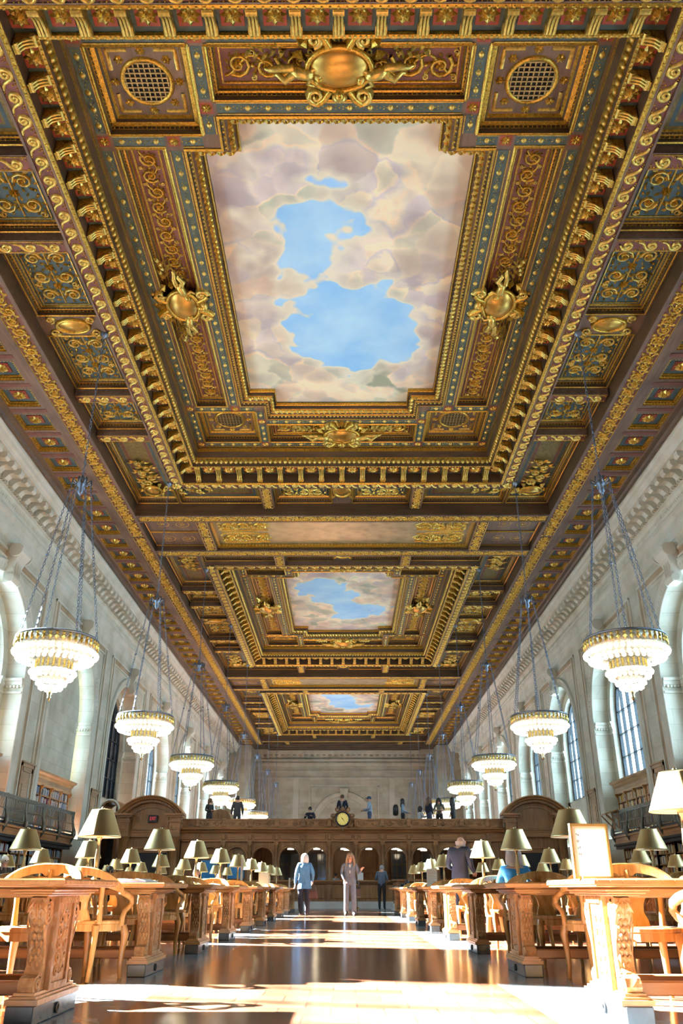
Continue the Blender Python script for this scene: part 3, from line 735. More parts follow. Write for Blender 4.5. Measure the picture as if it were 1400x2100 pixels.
# ---- sculpted cartouches with reclining cherubs
def cherub(mb, x, y, a, s, flip=1):
    # a reclining child figure in relief: trunk, head, bent arms and legs
    c, sn = cos(a), sin(a)
    def T(u, v, h): v *= flip; return (x + s*(u*c-v*sn), y + s*(u*sn+v*c), -s*h)
    def tb(pts, r): mb.tube([T(*p) for p in pts], [k*s for k in r], 8, 0)
    tb([(0, 0, .18), (.12, .02, .22), (.28, .04, .24), (.42, .05, .22), (.50, .06, .2)], [.09, .14, .135, .13, .06])
    mb.sphere(T(.60, .10, .24), .105*s, 9, 6, 0); mb.sphere(T(.62, .13, .27), .095*s, 7, 5, 1)
    tb([(.44, .12, .24), (.36, .30, .22), (.52, .38, .18)], [.055, .05, .035]); tb([(.44, -.04, .22), (.62, -.14, .2), (.76, -.02, .18)], [.055, .05, .035])
    tb([(.05, .06, .22), (-.16, .22, .26), (-.34, .10, .2), (-.42, .14, .18)], [.10, .085, .06, .03]); tb([(.03, -.06, .2), (-.26, -.06, .22), (-.52, .02, .18), (-.62, .0, .16)], [.10, .085, .06, .03])
def make_cartouche():
    r = empty('cherub_cartouche')
    m = MB(); m.lathe([(.66, 0), (.66, -.16), (.58, -.22), (.4, -.30), (.2, -.34), (.001, -.35)], 24, (0, 0, 0), 0, sy=.72)
    obj('shield', m, M['old_gold'], r)
    m = MB(); pts = [(.70*cos(t*pi/12), .51*sin(t*pi/12), -.18) for t in range(25)]
    m.tube(pts, .07, 6, 0, caps=False)
    m.xf = lambda u, v, h: (u, v, -h-.05)
    for qx in (-1, 1):
        for qy, R0 in ((1, .2), (-1, .16)):
            s = spiral(qx*.52, qy*.66, R0, .03, pi/2 if qx > 0 else pi/2, -qx*qy*1.4, 12); m.ribbon(s, [.09-.004*k for k in range(13)], .2, 1)
            m.ribbon([(qx*.2, qy*.5), (qx*.34, qy*.74), (qx*.5, qy*.86)], .1, .22, 0)
        m.leaf(qx*.05, -.55, -pi/2+qx*.5, .42, .2, .15, 1); m.leaf(qx*.62, -.42, -pi/2+qx*.9, .4, .3, .15, 0); m.leaf(qx*.7, -.2, qx*-.3 if qx > 0 else pi+.3, .34, .26, .14, 0)
    m.leaf(0, -.52, -pi/2, .55, .2, .2, 0); m.xf = None
    obj('scroll_surround', m, [M['gold'], M['gold2']], r)
    m = MB(); m.sphere((0, .58, -.22), .15, 9, 6, 0, (.85, 1, 1)); m.sphere((0, .66, -.19), .17, 9, 5, 1, (1.1, .8, .8)); m.sphere((0, .55, -.36), .035, 5, 4, 0); m.sphere((-.05, .62, -.34), .025, 5, 4, 1); m.sphere((.05, .62, -.34), .025, 5, 4, 1)
    obj('mask', m, [M['gold'], M['gold2']], r)
    for q in (-1, 1):
        m = MB(); cherub(m, q*1.02, .02, (pi*.95 if q > 0 else .05) + q*0, .95, q*-1)
        obj('cherub', m, [M['gold2'], M['gold']], r)
        m = MB(); m.xf = lambda u, v, h: (u, v, -h-.02)
        for k in range(9): m.leaf(q*(1.15+.09*k), -.34-.05*sin(k), (pi/2 if k % 2 else -pi/2)*.55*1 + (0 if q > 0 else pi), .26, .1, .1, 0)
        m.xf = None; obj('laurel_branch', m, [M['gold2']], r)
    return r
WHERE = ['nearest', 'middle', 'farthest']
cart0 = None
for k in range(3):
    cy = 20+30*k
    for (x, y, rz, sc, where) in ((0, -8.02, 0, 1.02, 'at the near end of the'), (4.88, 0, pi/2, .96, 'on the right side of the'), (0, 7.83, 0, .98, 'at the far end of the'), (-4.88, 0, -pi/2, .96, 'on the left side of the')):
        if cart0 is None: cart0 = o = make_cartouche()
        else: o = copy_tree(cart0)
        o.location = (x, cy+y, ZF+(.04 if x == 0 else .10)); o.rotation_euler = (0, 0, rz); o.scale = (sc, sc, sc)
        tag(o, f'gilded shield cartouche with two cherubs {where} {WHERE[k]} sky mural', 'ceiling sculpture', 'gilded cherub cartouches round the sky murals')
# corner ornaments over the damask panels
def make_corner():
    r = empty('corner_cartouche')
    m = MB(); m.lathe([(.42, 0), (.42, -.1), (.3, -.17), (.001, -.2)], 20, (0, 0, 0), 0, sy=.75); obj('shield', m, M['old_gold'], r)
    m = MB(); m.tube([(.46*cos(t*pi/10), .36*sin(t*pi/10), -.1) for t in range(21)], .06, 6, 0, caps=False)
    m.xf = lambda u, v, h: (u, v, -h)
    for ang in (pi*.75, -pi*.25):
        c, s = cos(ang-pi/4 if False else ang), sin(ang)
    for (ax, ay, a) in ((-.5, 0, pi), (0, -.5, -pi/2)):
        for k in range(5):
            d = .2+k*.42; sd = 1 if k % 2 else -1
            cx, cy = ax+cos(a)*d-sin(a)*sd*.12, ay+sin(a)*d+cos(a)*sd*.12
            m.ribbon(spiral(cx, cy, .26-.025*k, .04, a, sd*1.5, 14), .034, .09, 1); m.flower(cx, cy, .10, .10, 6, 0)
            for q in (-1, 1):
                m.leaf(cx-sin(a)*q*.12, cy+cos(a)*q*.12, a+q*.75, .44-.04*k, .13, .07, 0); m.leaf(cx-sin(a)*q*.22, cy+cos(a)*q*.22, a+q*1.5, .26, .09, .06, 1)
    for q in range(8): m.leaf(.4*cos(q*pi/4), .34*sin(q*pi/4), q*pi/4, .32, .2, .15, q % 2)
    m.xf = None; obj('scroll_surround', m, [M['gold'], M['gold2']], r); return r
cc = None
for k in range(3):
    for sx, sy, nm in ((1, 1, 'far right'), (-1, 1, 'far left'), (1, -1, 'near right'), (-1, -1, 'near left')):
        if k == 0 and sy < 0: continue
        if cc is None: cc = o = make_corner()
        else: o = copy_tree(cc)
        o.location = (sx*8.2, 20+30*k+sy*11.4, ZC+.18)
        o.rotation_euler = (0, 0, {(1,1):0, (-1,1):pi/2, (-1,-1):pi, (1,-1):-pi/2}[(sx, sy)])
        tag(o, f'gilt scrollwork shield in the {nm} corner of the {WHERE[k]} coffered bay', 'ceiling ornament', 'gilt corner shields of the coffered bays')
# ================================================================== ROOM SHELL
mb = MB(); mb.box(-16, 16, -6, 101, -.3, 0); tag(obj('floor', mb, M['floor']), kind='structure')
SILL, SPR, AR, FL = 5.62, 8.70, 3.35, 3.02
IR, D1, D2 = 2.85, .75, 1.35
def arch_pts(r, n=20, z=SPR, stilt=.0):
    return [(r*cos(pi*k/n), z+stilt+r*sin(pi*k/n)) for k in range(n+1)]
def wall_bay(mb, rd, c):
    """one bay of the side wall, u along y from c-5 to c+5, v height, h towards the nave"""
    mb.xf = rd; TOP = 18.0
    mb.add([(c-5,0,0),(c-AR,0,0),(c-AR,SPR,0),(c-5,SPR,0)], [(0,1,2,3)], 0)
    mb.add([(c+AR,0,0),(c+5,0,0),(c+5,SPR,0),(c+AR,SPR,0)], [(0,1,2,3)], 0)
    mb.add([(c-AR,0,0),(c+AR,0,0),(c+AR,FL,0),(c-AR,FL,0)], [(0,1,2,3)], 0)
    ap = arch_pts(AR, 24)
    for k in range(24):
        (u0, v0), (u1, v1) = ap[k], ap[k+1]
        mb.add([(c+u0,v0,0),(c+u1,v1,0),(c+u1,TOP,0),(c+u0,TOP,0)], [(0,1,2,3)], 0)
    for s in (-1, 1): mb.add([(c+s*AR,SPR,0),(c+s*5,SPR,0),(c+s*5,TOP,0),(c+s*AR,TOP,0)], [(0,1,2,3)], 0)
    # deep outer reveal
    path = [(-AR, FL)] + [(-u, v) for u, v in [(a, b) for a, b in arch_pts(AR, 24)]] + [(AR, FL)]
    path = [(AR, FL)] + arch_pts(AR, 24) + [(-AR, FL)]
    path2 = [(IR, FL)] + arch_pts(IR, 24) + [(-IR, FL)]
    mb.loft([[(c+u, v, 0) for u, v in path], [(c+u, v, -D1) for u, v in path]], 0, False, False, closed=False)
    mb.loft([[(c+u, v, -D1) for u, v in path], [(c+u, v, -D1) for u, v in path2]], 0, False, False, closed=False)
    mb.loft([[(c+u, v, -D1) for u, v in path2], [(c+u, v, -D2) for u, v in path2]], 0, False, False, closed=False)
    mb.add([(c-AR,FL,-D1),(c+AR,FL,-D1),(c+AR,SILL,-D1),(c-AR,SILL,-D1)], [(0,1,2,3)], 0)
    mb.add([(c-AR,SILL,-D1),(c+AR,SILL,-D1),(c+AR,SILL,-D2),(c-AR,SILL,-D2)], [(0,1,2,3)], 0)
    # tan strips of the rectangular arch surround
    for s in (-1, 1):
        a, b = sorted([s*4.0, s*4.32]); mb.add([(c+a,FL,.02),(c+b,FL,.02),(c+b,12.9,.02),(c+a,12.9,.02)], [(0,1,2,3)], 1)
    mb.add([(c-4.0,12.62,.02),(c+4.0,12.62,.02),(c+4.0,12.9,.02),(c-4.0,12.9,.02)], [(0,1,2,3)], 1)
    mb.xf = None
def wall_trim(mb, rd, c):
    mb.xf = rd
    def bar(u0, u1, v0, v1, h): mb.box(u0, u1, v0, v1, 0, h)
    for s in (-1, 1):
        for e in (3.95, 4.35):
            a, b = sorted([s*(e-.05), s*(e+.05)]); bar(c+a, c+b, FL, 12.95, .07)
    bar(c-4.40, c+4.40, 12.88, 12.98, .09); bar(c-3.95, c+3.95, 12.55, 12.64, .07)
    # archivolt with leaf ornament
    r0, r1 = 3.35, 3.86
    prof = [(r0, 0), (r0, .05), (r0+.06, .07), (r0+.10, .04), (r0+.18, .10), (r0+.32, .12), (r0+.40, .08), (r0+.43, .13), (r1-.02, .13), (r1, 0)]
    rings = []
    for k in range(29):
        a = pi*k/28; rings.append([(c+r*cos(a), SPR+r*sin(a), h) for r, h in prof])
    mb.loft(rings, 0, False, True, closed=False)
    for s in (-1, 1):
        mb.loft([[(c+s*r, FL, h) for r, h in prof], [(c+s*r, SPR, h) for r, h in prof]], 0, False, True, closed=False)
    for k in range(44):
        a = pi*(k+.5)/44; mb.leaf(c+(r0+.12)*cos(a), SPR+(r0+.12)*sin(a), a, .26, .2, .15)
    # impost capitals wrapping the reveal
    for s in (-1, 1):
        for (dz0, dz1, pr) in ((-.62,-.54,.05), (-.36,-.28,.05), (-.28,-.12,.09), (-.12,0,.16)):
            a, b = sorted([s*(AR-pr), s*AR]); mb.box(c+a, c+b, SPR+dz0, SPR+dz1, -.74, .0)
            a, b = sorted([s*(IR-pr*.3), s*AR]); mb.box(c+a, c+b, SPR+dz0, SPR+dz1, -D1-.05, -D1+pr*.6)
        for j in range(5): a, b = sorted([s*(AR-.12), s*AR]); mb.box(c+a, c+b, SPR-.40, SPR-.30, -.12-.14*j-.08, -.12-.14*j)
    # scrolled keystone
    pr = [(11.62, 0), (11.66, .34), (11.84, .44), (12.04, .38), (12.30, .34), (12.62, .46), (12.86, .64), (13.06, .66), (13.18, .5), (13.2, 0)]
    rings = []
    for t in (0, 1): rings.append([(c + (t*2-1)*(.30+.22*(q-11.6)/1.6), q, h) for q, h in pr])
    mb.loft(rings, 0, True, False)
    for s in (-1, 1):
        rr = .27
        mb.lathe_u = None
        cyl = [[(c+s*(.50 if e == 0 else .57), 12.9+rr*sin(2*pi*k/14), .40+rr*cos(2*pi*k/14)) for k in range(14)] for e in (0, 1)]
        mb.loft(cyl, 0, True, True)
        cyl = [[(c+s*(.32 if e == 0 else .40), 11.80+.17*sin(2*pi*k/10), .28+.17*cos(2*pi*k/10)) for k in range(10)] for e in (0, 1)]
        mb.loft(cyl, 0, True, True)
    for u in (-.22, -.07, .07, .22): mb.box(c+u-.02, c+u+.02, 11.9, 12.6, .30, .42)
    mb.xf = None
CEN = [0., 10., 20., 30., 40., 50., 60., 70., 80., 90.]
DARK = {(-1, 40.), (-1, 50.)}
wn = 0
win_me = {}
def window_meshes():
    m = MB(); m.xf = lambda u, v, h: (h, u, v)
    W2 = 2.5
    def frame(r, w, h0, h1):
        pa = [(r, SILL)] + arch_pts(r, 24) + [(-r, SILL)]; pb = [(r-w, SILL)] + arch_pts(r-w, 24) + [(-r+w, SILL)]
        for (p, q, ha, hb) in ((pa, pb, h1, h1), (pb, pb, h1, h0), (pb, pa, h0, h0)):
            m.loft([[(u, v, ha) for u, v in p], [(u, v, hb) for u, v in q]], 0, False, False, closed=False)
    frame(IR, .16, -.06, .10)
    for u in (-1.9, -.95, 0, .95, 1.9):
        top = SPR + sqrt(max(0, 2.78**2-u*u)); w = .045 if abs(u) in (.95,) else .022
        m.box(u-w, u+w, SILL, top, -.06, .10)
    for v in [SILL+.12+1.12*k for k in range(6)]:
        hw = 2.78 if v < SPR else sqrt(max(.01, 2.78**2-(v-SPR)**2))
        m.box(-hw, hw, v-.02, v+.02, -.05, .09)
    m.box(-IR, IR, SILL, SILL+.1, -.08, .14)
    f = m.mesh('window_frame', [M['iron']])
    g = MB(); p = [(2.8, SILL)] + arch_pts(2.8, 24) + [(-2.8, SILL)]
    g.xf = lambda u, v, h: (h, u, v); g.add([(u, v, .02) for u, v in p], [tuple(range(len(p)))], 0)
    return f, g.mesh('pane', [M['glass']]), g.mesh('unlit_pane', [M['dpane']]), g.mesh('stone_infill', [M['stone']])
WF, WG, WD, WS = window_meshes()
for sgn, side in ((-1, 'left'), (1, 'right')):
    rd = (lambda u, v, h: (-WX+h, u, v)) if sgn < 0 else (lambda u, v, h: (WX-h, u, v))
    mb = MB(); mt = MB()
    for c in CEN[1:]:
        wall_bay(mb, rd, c); wall_trim(mt, rd, c)
    mb.xf = rd
    for (a, b) in ((-6, 5), (95, 101)): mb.add([(a,0,0),(b,0,0),(b,18,0),(a,18,0)], [(0,1,2,3)], 0)
    mb.xf = None
    w = tag(obj('wall_'+side, mb, [M['stone'], M['tan']]), kind='structure')
    t = tag(obj('trim_1' if sgn < 0 else 'trim_2', mt, [M['trim']]), kind='structure')
    # cornice
    m = MB(); s = sgn
    prof = [(11.93,Z0+.02),(11.97,15.66),(12.03,15.60),(12.06,15.48),(12.14,15.42),(12.17,15.30),(12.92,15.27),(12.95,15.12),(13.02,15.08),(13.05,14.94),(13.12,14.92),(13.14,14.82),(13.19,14.76),(13.20,14.42),(13.12,14.40),(13.08,14.30),(13.10,14.18),(13.18,14.08),(13.20,14.02),(13.15,14.0),(13.15,13.72),(13.18,13.70),(13.18,13.40),(13.25,13.36)]
    m.loft([[(s*x, -6, z) for x, z in prof], [(s*x, 100, z) for x, z in prof]], 0, False, False, closed=False)
    for k in range(138):
        y = 1.5+.7*k
        pr = [(12.22,15.28),(12.22,15.12),(12.30,15.03),(12.40,15.06),(12.50,15.14),(12.66,15.08),(12.80,14.92),(12.90,14.95),(12.93,15.28)]
        m.prism(pr, lambda p, q, t: (s*p, t, q), y-.16, y+.16)
        m.box(*sorted([s*12.35, s*12.80]), y+.27, y+.43, 15.2, 15.275)
    for k in range(480):
        y = 3+.2*k; m.box(*sorted([s*12.93, s*13.05]), y, y+.11, 14.97, 15.09)
    for k in range(560):
        y = 4+.165*k; m.xf = (lambda u, v, h: (s*(13.20-h), u, v))
        m.leaf(y, 14.92, -1.1, .25, .12, .06); m.leaf(y+.02, 14.60, 1.1, .2, .1, .05)
        m.leaf(y, 14.42, -pi/2, .3, .15, .12); m.xf = None
    tag(obj('trim_3' if sgn < 0 else 'trim_4', m, [M['trim']]), kind='structure')
    for c in CEN[1:]:
        wn += 1
        if (sgn, c) == (-1, 40.):
            f = obj('window_%d' % wn, WS, None); f.location = (sgn*(WX+.6), c, 0); tag(f, kind='structure'); continue
        f = obj('window_%d' % wn, WF, None); f.location = (sgn*(WX+1.08), c, 0)
        tag(f, kind='structure')
        g = obj('pane', WG if (sgn, c) not in DARK else WD, None, f)  # opaque dark pane painted in where no light comes from outside
# closing walls
def end_wall():
    mb = MB(); Y = 99.5
    mb.quad((-16,Y,0),(16,Y,0),(16,Y,18),(-16,Y,18))
    for s in (-1, 1):       # corner piers and the paler pilaster strips
        mb.box(*sorted([s*10.6, s*14]), 95.5, Y, 0, 15.9)
    tag(obj('wall_far', mb, [M['stone_far_shaded']]), kind='structure')
    m = MB()
    m.xf = lambda u, v, h: (u, Y-h, v)
    for u in (-8.9, -5.6, 5.6, 8.9): m.box(u-.32, u+.32, 0, 12.6, 0, .06)
    prof = [(3.0, 0), (3.0, .08), (3.1, .12), (3.3, .06), (3.55, .16), (3.7, .16), (3.75, 0)]
    m.loft([[(r*cos(pi*k/24), 7.4+r*sin(pi*k/24), h) for r, h in prof] for k in range(25)], 0, False, False, closed=False)
    for s in (-1, 1): m.loft([[(s*r, 0, h) for r, h in prof], [(s*r, 7.4, h) for r, h in prof]], 0, False, False, closed=False)
    m.loft([[(-.35, 10.3, 0), (.35, 10.3, 0), (.35, 10.3, .3), (-.35, 10.3, .3)], [(-.5, 11.5, 0), (.5, 11.5, 0), (.5, 11.5, .4), (-.5, 11.5, .4)]])
    for (a, b, c, d) in ((-4.1, -3.9, 0, 11.8), (3.9, 4.1, 0, 11.8), (-4.1, 4.1, 11.7, 11.9)): m.box(a, b, c, d, 0, .1)
    for z, h, pr in ((12.6, .16, .12), (13.4, .1, .10), (14.0, .4, .16), (14.6, .2, .25), (15.0, .22, .5), (15.25, .6, .8)): m.box(-11, 11, z, z+h, 0, pr)
    for k in range(30): m.box(-10.4+.7*k-.16, -10.4+.7*k+.16, 14.95, 15.26, .2, .75)
    m.xf = None
    tag(obj('trim_5', m, [M['trim_far_shaded']]), kind='structure')
    mb = MB(); mb.quad((-16,-5.5,0),(16,-5.5,0),(16,-5.5,18),(-16,-5.5,18)); tag(obj('wall_near', mb, [M['stone']]), kind='structure')
end_wall()

# ---- doors at gallery level in the piers
dn = 0
def gallery_door(sgn, y, dark=False):
    global dn; dn += 1
    m = MB(); x = WX
    m.xf = lambda u, v, h: (sgn*(-h), u, v)
    w, hgt = .62, 2.36
    m.box(-w-.12, -w, 0, hgt+.14, 0, .10, 0); m.box(w, w+.12, 0, hgt+.14, 0, .10, 0); m.box(-w-.12, w+.12, hgt, hgt+.14, 0, .10, 0); m.box(-w-.16, w+.16, hgt+.14, hgt+.2, 0, .14, 0)
    o = obj('door_%d' % dn, m, [M['lwood']]); o.location = (sgn*WX, y, FL); tag(o, kind='structure')
    m = MB(); m.xf = lambda u, v, h: (sgn*(-h), u, v)
    m.box(-w, w, 0, hgt, 0, .04, 0)
    for (a, b, c, d) in ((-w,w,0,.2),(-w,w,hgt-.18,hgt),(-w,-w+.14,0,hgt),(w-.14,w,0,hgt),(-w,w,.75,.88)): m.box(a, b, c, d, .03, .075, 0)
    m.box(-.34, .34, 1.0, 1.7, .03, .06, 0); m.box(-.34, .34, .3, .65, .03, .06, 0)
    obj('door_leaf', m, [M['lwood']], o)
    m = MB(); m.sphere((-sgn*.11, -w+.07, .95), .035, 8, 5); obj('knob', m, [M['brass_stem']], o)
for y in (25.2, 35.2, 45.2):
    gallery_door(-1, y); gallery_door(1, y)

# ---- gallery decks (built where the photo could see them)
for sgn, nm in ((-1, 'left'), (1, 'right')):
    m = MB()
    x0, x1 = sorted([sgn*12.25, sgn*WX])
    m.box(x0, x1, 8, 39.3, 2.88, FL, 0)
    a, b = sorted([sgn*12.25, sgn*12.40]); m.box(a, b, 8, 39.3, 2.58, 2.90, 1)
    a, b = sorted([sgn*12.18, sgn*12.30]); m.box(a, b, 8, 39.3, 2.84, 2.92, 1); m.box(a, b, 8, 39.3, 2.50, 2.58, 0)
    a, b = sorted([sgn*12.27, sgn*12.5]); m.box(a, b, 8, 39.3, 2.38, 2.52, 0)
    t = obj('gallery_deck', m, [M['iron'], M['swood']]); tag(t, kind='structure')
    # railing
    r = empty('gallery_railing', (sgn*12.28, 0, FL))
    tag(r, f'dark bronze gallery railing along the {nm} wall above the bookshelves', 'railing')
    m = MB(); m.box(-.045, .045, 8, 39.3, .80, .90); m.box(-.055, .055, 8, 39.3, .88, .93); obj('top_rail', m, [M['rail']], r)
    m = MB(); m.box(-.03, .03, 8, 39.3, .06, .12); m.box(-.02, .02, 8, 39.3, .42, .45); obj('bottom_rail', m, [M['rail']], r)
    pm = MB(); pm.xf = None
    s = -sgn
    pm.tube([(0, 0, .95), (0, 0, .55), (s*.05, 0, .30), (s*.10, 0, .12), (s*.10, 0, -.02), (s*.04, 0, -.22), (0, 0, -.38)], [.055, .05, .06, .09, .11, .08, .03], 8)
    pme = pm.mesh('post', [M['rail']])
    bm = MB()
    for k in range(1, 20): bm.box(-.009, .009, k*.1-.011, k*.1+.011, .1, .82)
    bme2 = bm.mesh('bar_panel', [M['rail']])
    y = 9.25
    while y < 39.4:
        obj('post', pme, None, r, (0, y, 0))
        if y < 39: obj('bar_panel', bme2, None, r, (0, y, 0))
        y += 2.0

# ---- bookcases
BOOKC = [('navy', (.03, .05, .16)), ('tan', (.45, .30, .13)), ('dark red', (.28, .04, .03)), ('brown', (.16, .075, .03)), ('cream', (.66, .58, .42)), ('dark green', (.03, .12, .06)), ('grey', (.25, .25, .25)), ('black', (.02, .02, .022)), ('ochre', (.58, .36, .07)), ('orange', (.65, .20, .05)), ('pale blue', (.30, .40, .52)), ('white', (.75, .73, .68))]
BM = [simple('book_cloth_'+n.replace(' ', '_'), c, .6, 0, .12, 20.) for n, c in BOOKC]
BM_PAGE = simple('book_pages', (.72, .66, .52), .8, 0, .08)
book_mesh = {}
def get_book(ci, band):
    k = (ci, band)
    if k not in book_mesh:
        m = MB()   # unit book: spine towards -x, thickness along y, height z
        m.loft([[(0, .06, z), (.02, 0, z), (.98, 0, z), (.98, 1, z), (.02, 1, z), (0, .94, z), (-.03, .7, z), (-.03, .3, z)] for z in (0, 1)], 0, True)
        m.box(.03, .97, .12, .88, .985, 1.001, 1)
        if band: m.box(-.036, 0, .1, .9, .72, .80, 1); m.box(-.036, 0, .1, .9, .16, .20, 1)
        book_mesh[k] = m.mesh('book', [BM[ci], BM_PAGE if not band or ci == 4 else M['gold2']])
    return book_mesh[k]
SHELF_WORD = {}
def fill_shelf(sgn, xf_, y0, y1, z, hmax, where, rng, far_mb=None, cols=None, group=None):
    y = y0; i = 0; d = .20
    while y < y1 - .03:
        t = rng.uniform(.03, .075); hh = hmax*rng.uniform(.70, .97)
        ci = rng.choice(cols) if cols else rng.randrange(len(BM)); band = rng.random() < .4
        if rng.random() < .05: y += rng.uniform(.05, .15); continue
        if y + t > y1: break
        if far_mb is None:
            o = obj('book', get_book(ci, band), None)
            o.scale = (d, t*.94, hh)
            if sgn < 0: o.location = (-xf_, y+t, z); o.rotation_euler = (0, 0, pi)
            else: o.location = (xf_, y, z)
            ordn = ORD[i] if i < 20 else None
            tag(o, f'{BOOKC[ci][0]} book, {ordn} from the near end, {where}' if ordn else f'{BOOKC[ci][0]} book {i-19} past the twentieth, {where}', 'book', group)
        else:
            a, b = sorted([sgn*xf_, sgn*(xf_+d)])
            far_mb.box(a, b, y, y+t*.94, z, z+hh, ci)
        y += t; i += 1
def bookcase(sgn, x, y0, y1, z0, z1, nsh, label, cap=False, nd=2):
    r = empty('bookcase', (0, 0, 0)); tag(r, label, 'bookcase', 'wall bookcases under and above the gallery')
    X = lambda a, b: sorted([sgn*(x+a), sgn*(x+b)])
    m = MB(); m.box(*X(.30, .34), y0, y1, z0, z1); obj('back_panel', m, [M['swood']], r)
    for yy in [y0+(y1-y0)*k/nd for k in range(nd+1)]:
        m = MB(); m.box(*X(0, .32), yy-.03, yy+.03, z0, z1); m.box(*X(-.02, 0), yy-.045, yy+.045, z0, z1); obj('upright', m, [M['swood']], r)
    zs = [z0+(z1-z0)*k/nsh for k in range(nsh+1)]
    for zz in zs:
        m = MB(); m.box(*X(.005, .31), y0, y1, zz-.02, zz+.02); obj('shelf', m, [M['swood']], r)
    if cap:
        m = MB(); pr = [(.36, z1), (-.04, z1), (-.05, z1+.10), (-.02, z1+.12), (-.02, z1+.28), (-.10, z1+.34), (-.14, z1+.42), (-.26, z1+.48), (-.28, z1+.56), (.36, z1+.56)]
        m.prism(pr, lambda p, q, t: (sgn*(x+p), t, q), y0-.2, y1+.2); obj('cornice', m, [M['lwood']], r)
        for yy in [y0+(y1-y0)*k/nd for k in range(nd+1)]:
            m = MB(); m.prism([(0, z1+.02), (-.13, z1), (-.12, z1-.07), (-.04, z1-.16), (0, z1-.22)], lambda p, q, t: (sgn*(x+p), t, q), yy-.06, yy+.06); obj('corbel', m, [M['swood']], r)
    return zs
rng = random.Random(11)
WARM = [1, 3, 4, 8, 9, 2, 7, 0, 8, 1, 4, 6]; COOL = [0, 6, 5, 10, 2, 7, 11, 4, 10, 0, 3, 6]
far = {-1: MB(), 1: MB()}
for sgn, side in ((-1, 'left'), (1, 'right')):
    cols = COOL if sgn < 0 else WARM
    # upper case inside the window recess above the gallery
    zs = bookcase(sgn, WX+.45, 37.2, 42.6, FL, 5.06, 5, f'oak bookcase with moulded cornice under the window above the {side} gallery', True, 4)
    for k, zz in enumerate(zs[:-1]):
        nm = ['bottom', 'second', 'middle', 'fourth', 'top'][k]
        for j in range(4):
            a = 37.2+1.35*j+.04; b = a+1.27
            fill_shelf(sgn, WX+.47, a, b, zz+.02, .37, f'bay {ORD[j]}, {nm} shelf of upper {side} bookcase', rng, far[sgn] if (j < 1 or k < 3) else None, cols, f'books in the {side} upper bookcase')
    zs = bookcase(sgn, WX+.45, 27.2, 32.8, FL, 5.06, 5, f'nearer oak bookcase under the window above the {side} gallery', True, 4)
    for k, zz in enumerate(zs[:-1]):
        for j in range(4):
            a = 27.2+1.4*j+.04; fill_shelf(sgn, WX+.47, a, a+1.32, zz+.02, .37, '', rng, far[sgn], cols)
    for c in range(6):
        y0 = 27.0+2.05*c; y1 = y0+2.05
        zs = bookcase(sgn, 12.62, y0, y1, .12, 2.40, 6, f'tall oak bookcase, {ORD[c]} from the near end under the {side} gallery', False, 2)
        for k, zz in enumerate(zs[:-1]):
            for j in range(2):
                a = y0+.05+j*1.02
                vis = (k in (4, 5) and c >= 3)
                fill_shelf(sgn, 12.64, a, a+.94, zz+.02, .33, f'{ORD[j]} half, {["","","","","second highest","top"][k]} shelf, {ORD[c]} lower {side} bookcase', rng, far[sgn], cols+[4, 11], f'books in the {side} lower bookcases')
    o = obj('packed_books', far[sgn], BM); tag(o, f'packed rows of mixed books filling the remaining shelves of the {side} wall', 'books', kind='stuff')
# plinth of the bookcases
for sgn, nm in ((-1, 'left'), (1, 'right')):
    m = MB(); m.box(*sorted([sgn*12.58, sgn*13.2]), 27, 39.3, 0, .12); tag(obj('baseboard_'+nm, m, [M['dwoodx']]), kind='structure')
# wooden reading desk bracket at the end of the right gallery, arched porch beyond the left one
r = empty('gallery_desk', (12.0, 38.7, FL+.62)); tag(r, 'small slanted wooden desk on brackets at the far end of the right gallery rail', 'desk')
m = MB(); m.loft([[(-.35,-.45,.12),(.25,-.45,.30),(.25,.45,.30),(-.35,.45,.12)], [(-.35,-.45,.18),(.25,-.45,.36),(.25,.45,.36),(-.35,.45,.18)]]); obj('desk_top', m, [M['dwoodx']], r)
for y in (-.35, .35):
    m = MB(); m.tube([(.24, y, -.45), (.24, y, .3)], .035, 5); m.tube([(.22, y, -.4), (-.28, y, .13)], .03, 5); m.tube([(.24, y, -.05), (-.05, y, .2)], .025, 5); obj('bracket', m, [M['dwoodx']], r)
r = empty('arched_porch', (-11.15, 41.0, 0)); tag(r, 'dark arched porch beside the left end of the oak screen', 'porch')
m = MB()
op = [(.36, 0)]+[(.36*cos(pi*k/12), 4.2+.36*sin(pi*k/12)) for k in range(13)]+[(-.36, 0)]
ou = [(.50, 0)]+[(.50*cos(pi*k/12), 4.2+.50*sin(pi*k/12)) for k in range(13)]+[(-.50, 0)]
for a, b in ((0, 1.6),):
    m.loft([[(u, a, v) for u, v in op], [(u, a, v) for u, v in ou], [(u, b, v) for u, v in ou]], 0, False, False, closed=False); m.loft([[(u, a, v) for u, v in op], [(u, b, v) for u, v in op]], 0, False, False, closed=False)
obj('arch_hood', m, [M['dwood']], r)
m = MB(); pts = [(.47*cos(pi*k/12), -.03, 4.2+.47*sin(pi*k/12)) for k in range(13)]; m.tube(pts, .045, 6); obj('stone_trim', m, [M['trim']], r)
m = MB(); m.box(-.36, .36, 1.5, 1.56, 0, 4.2); obj('door_leaf', m, [M['iron']], r)
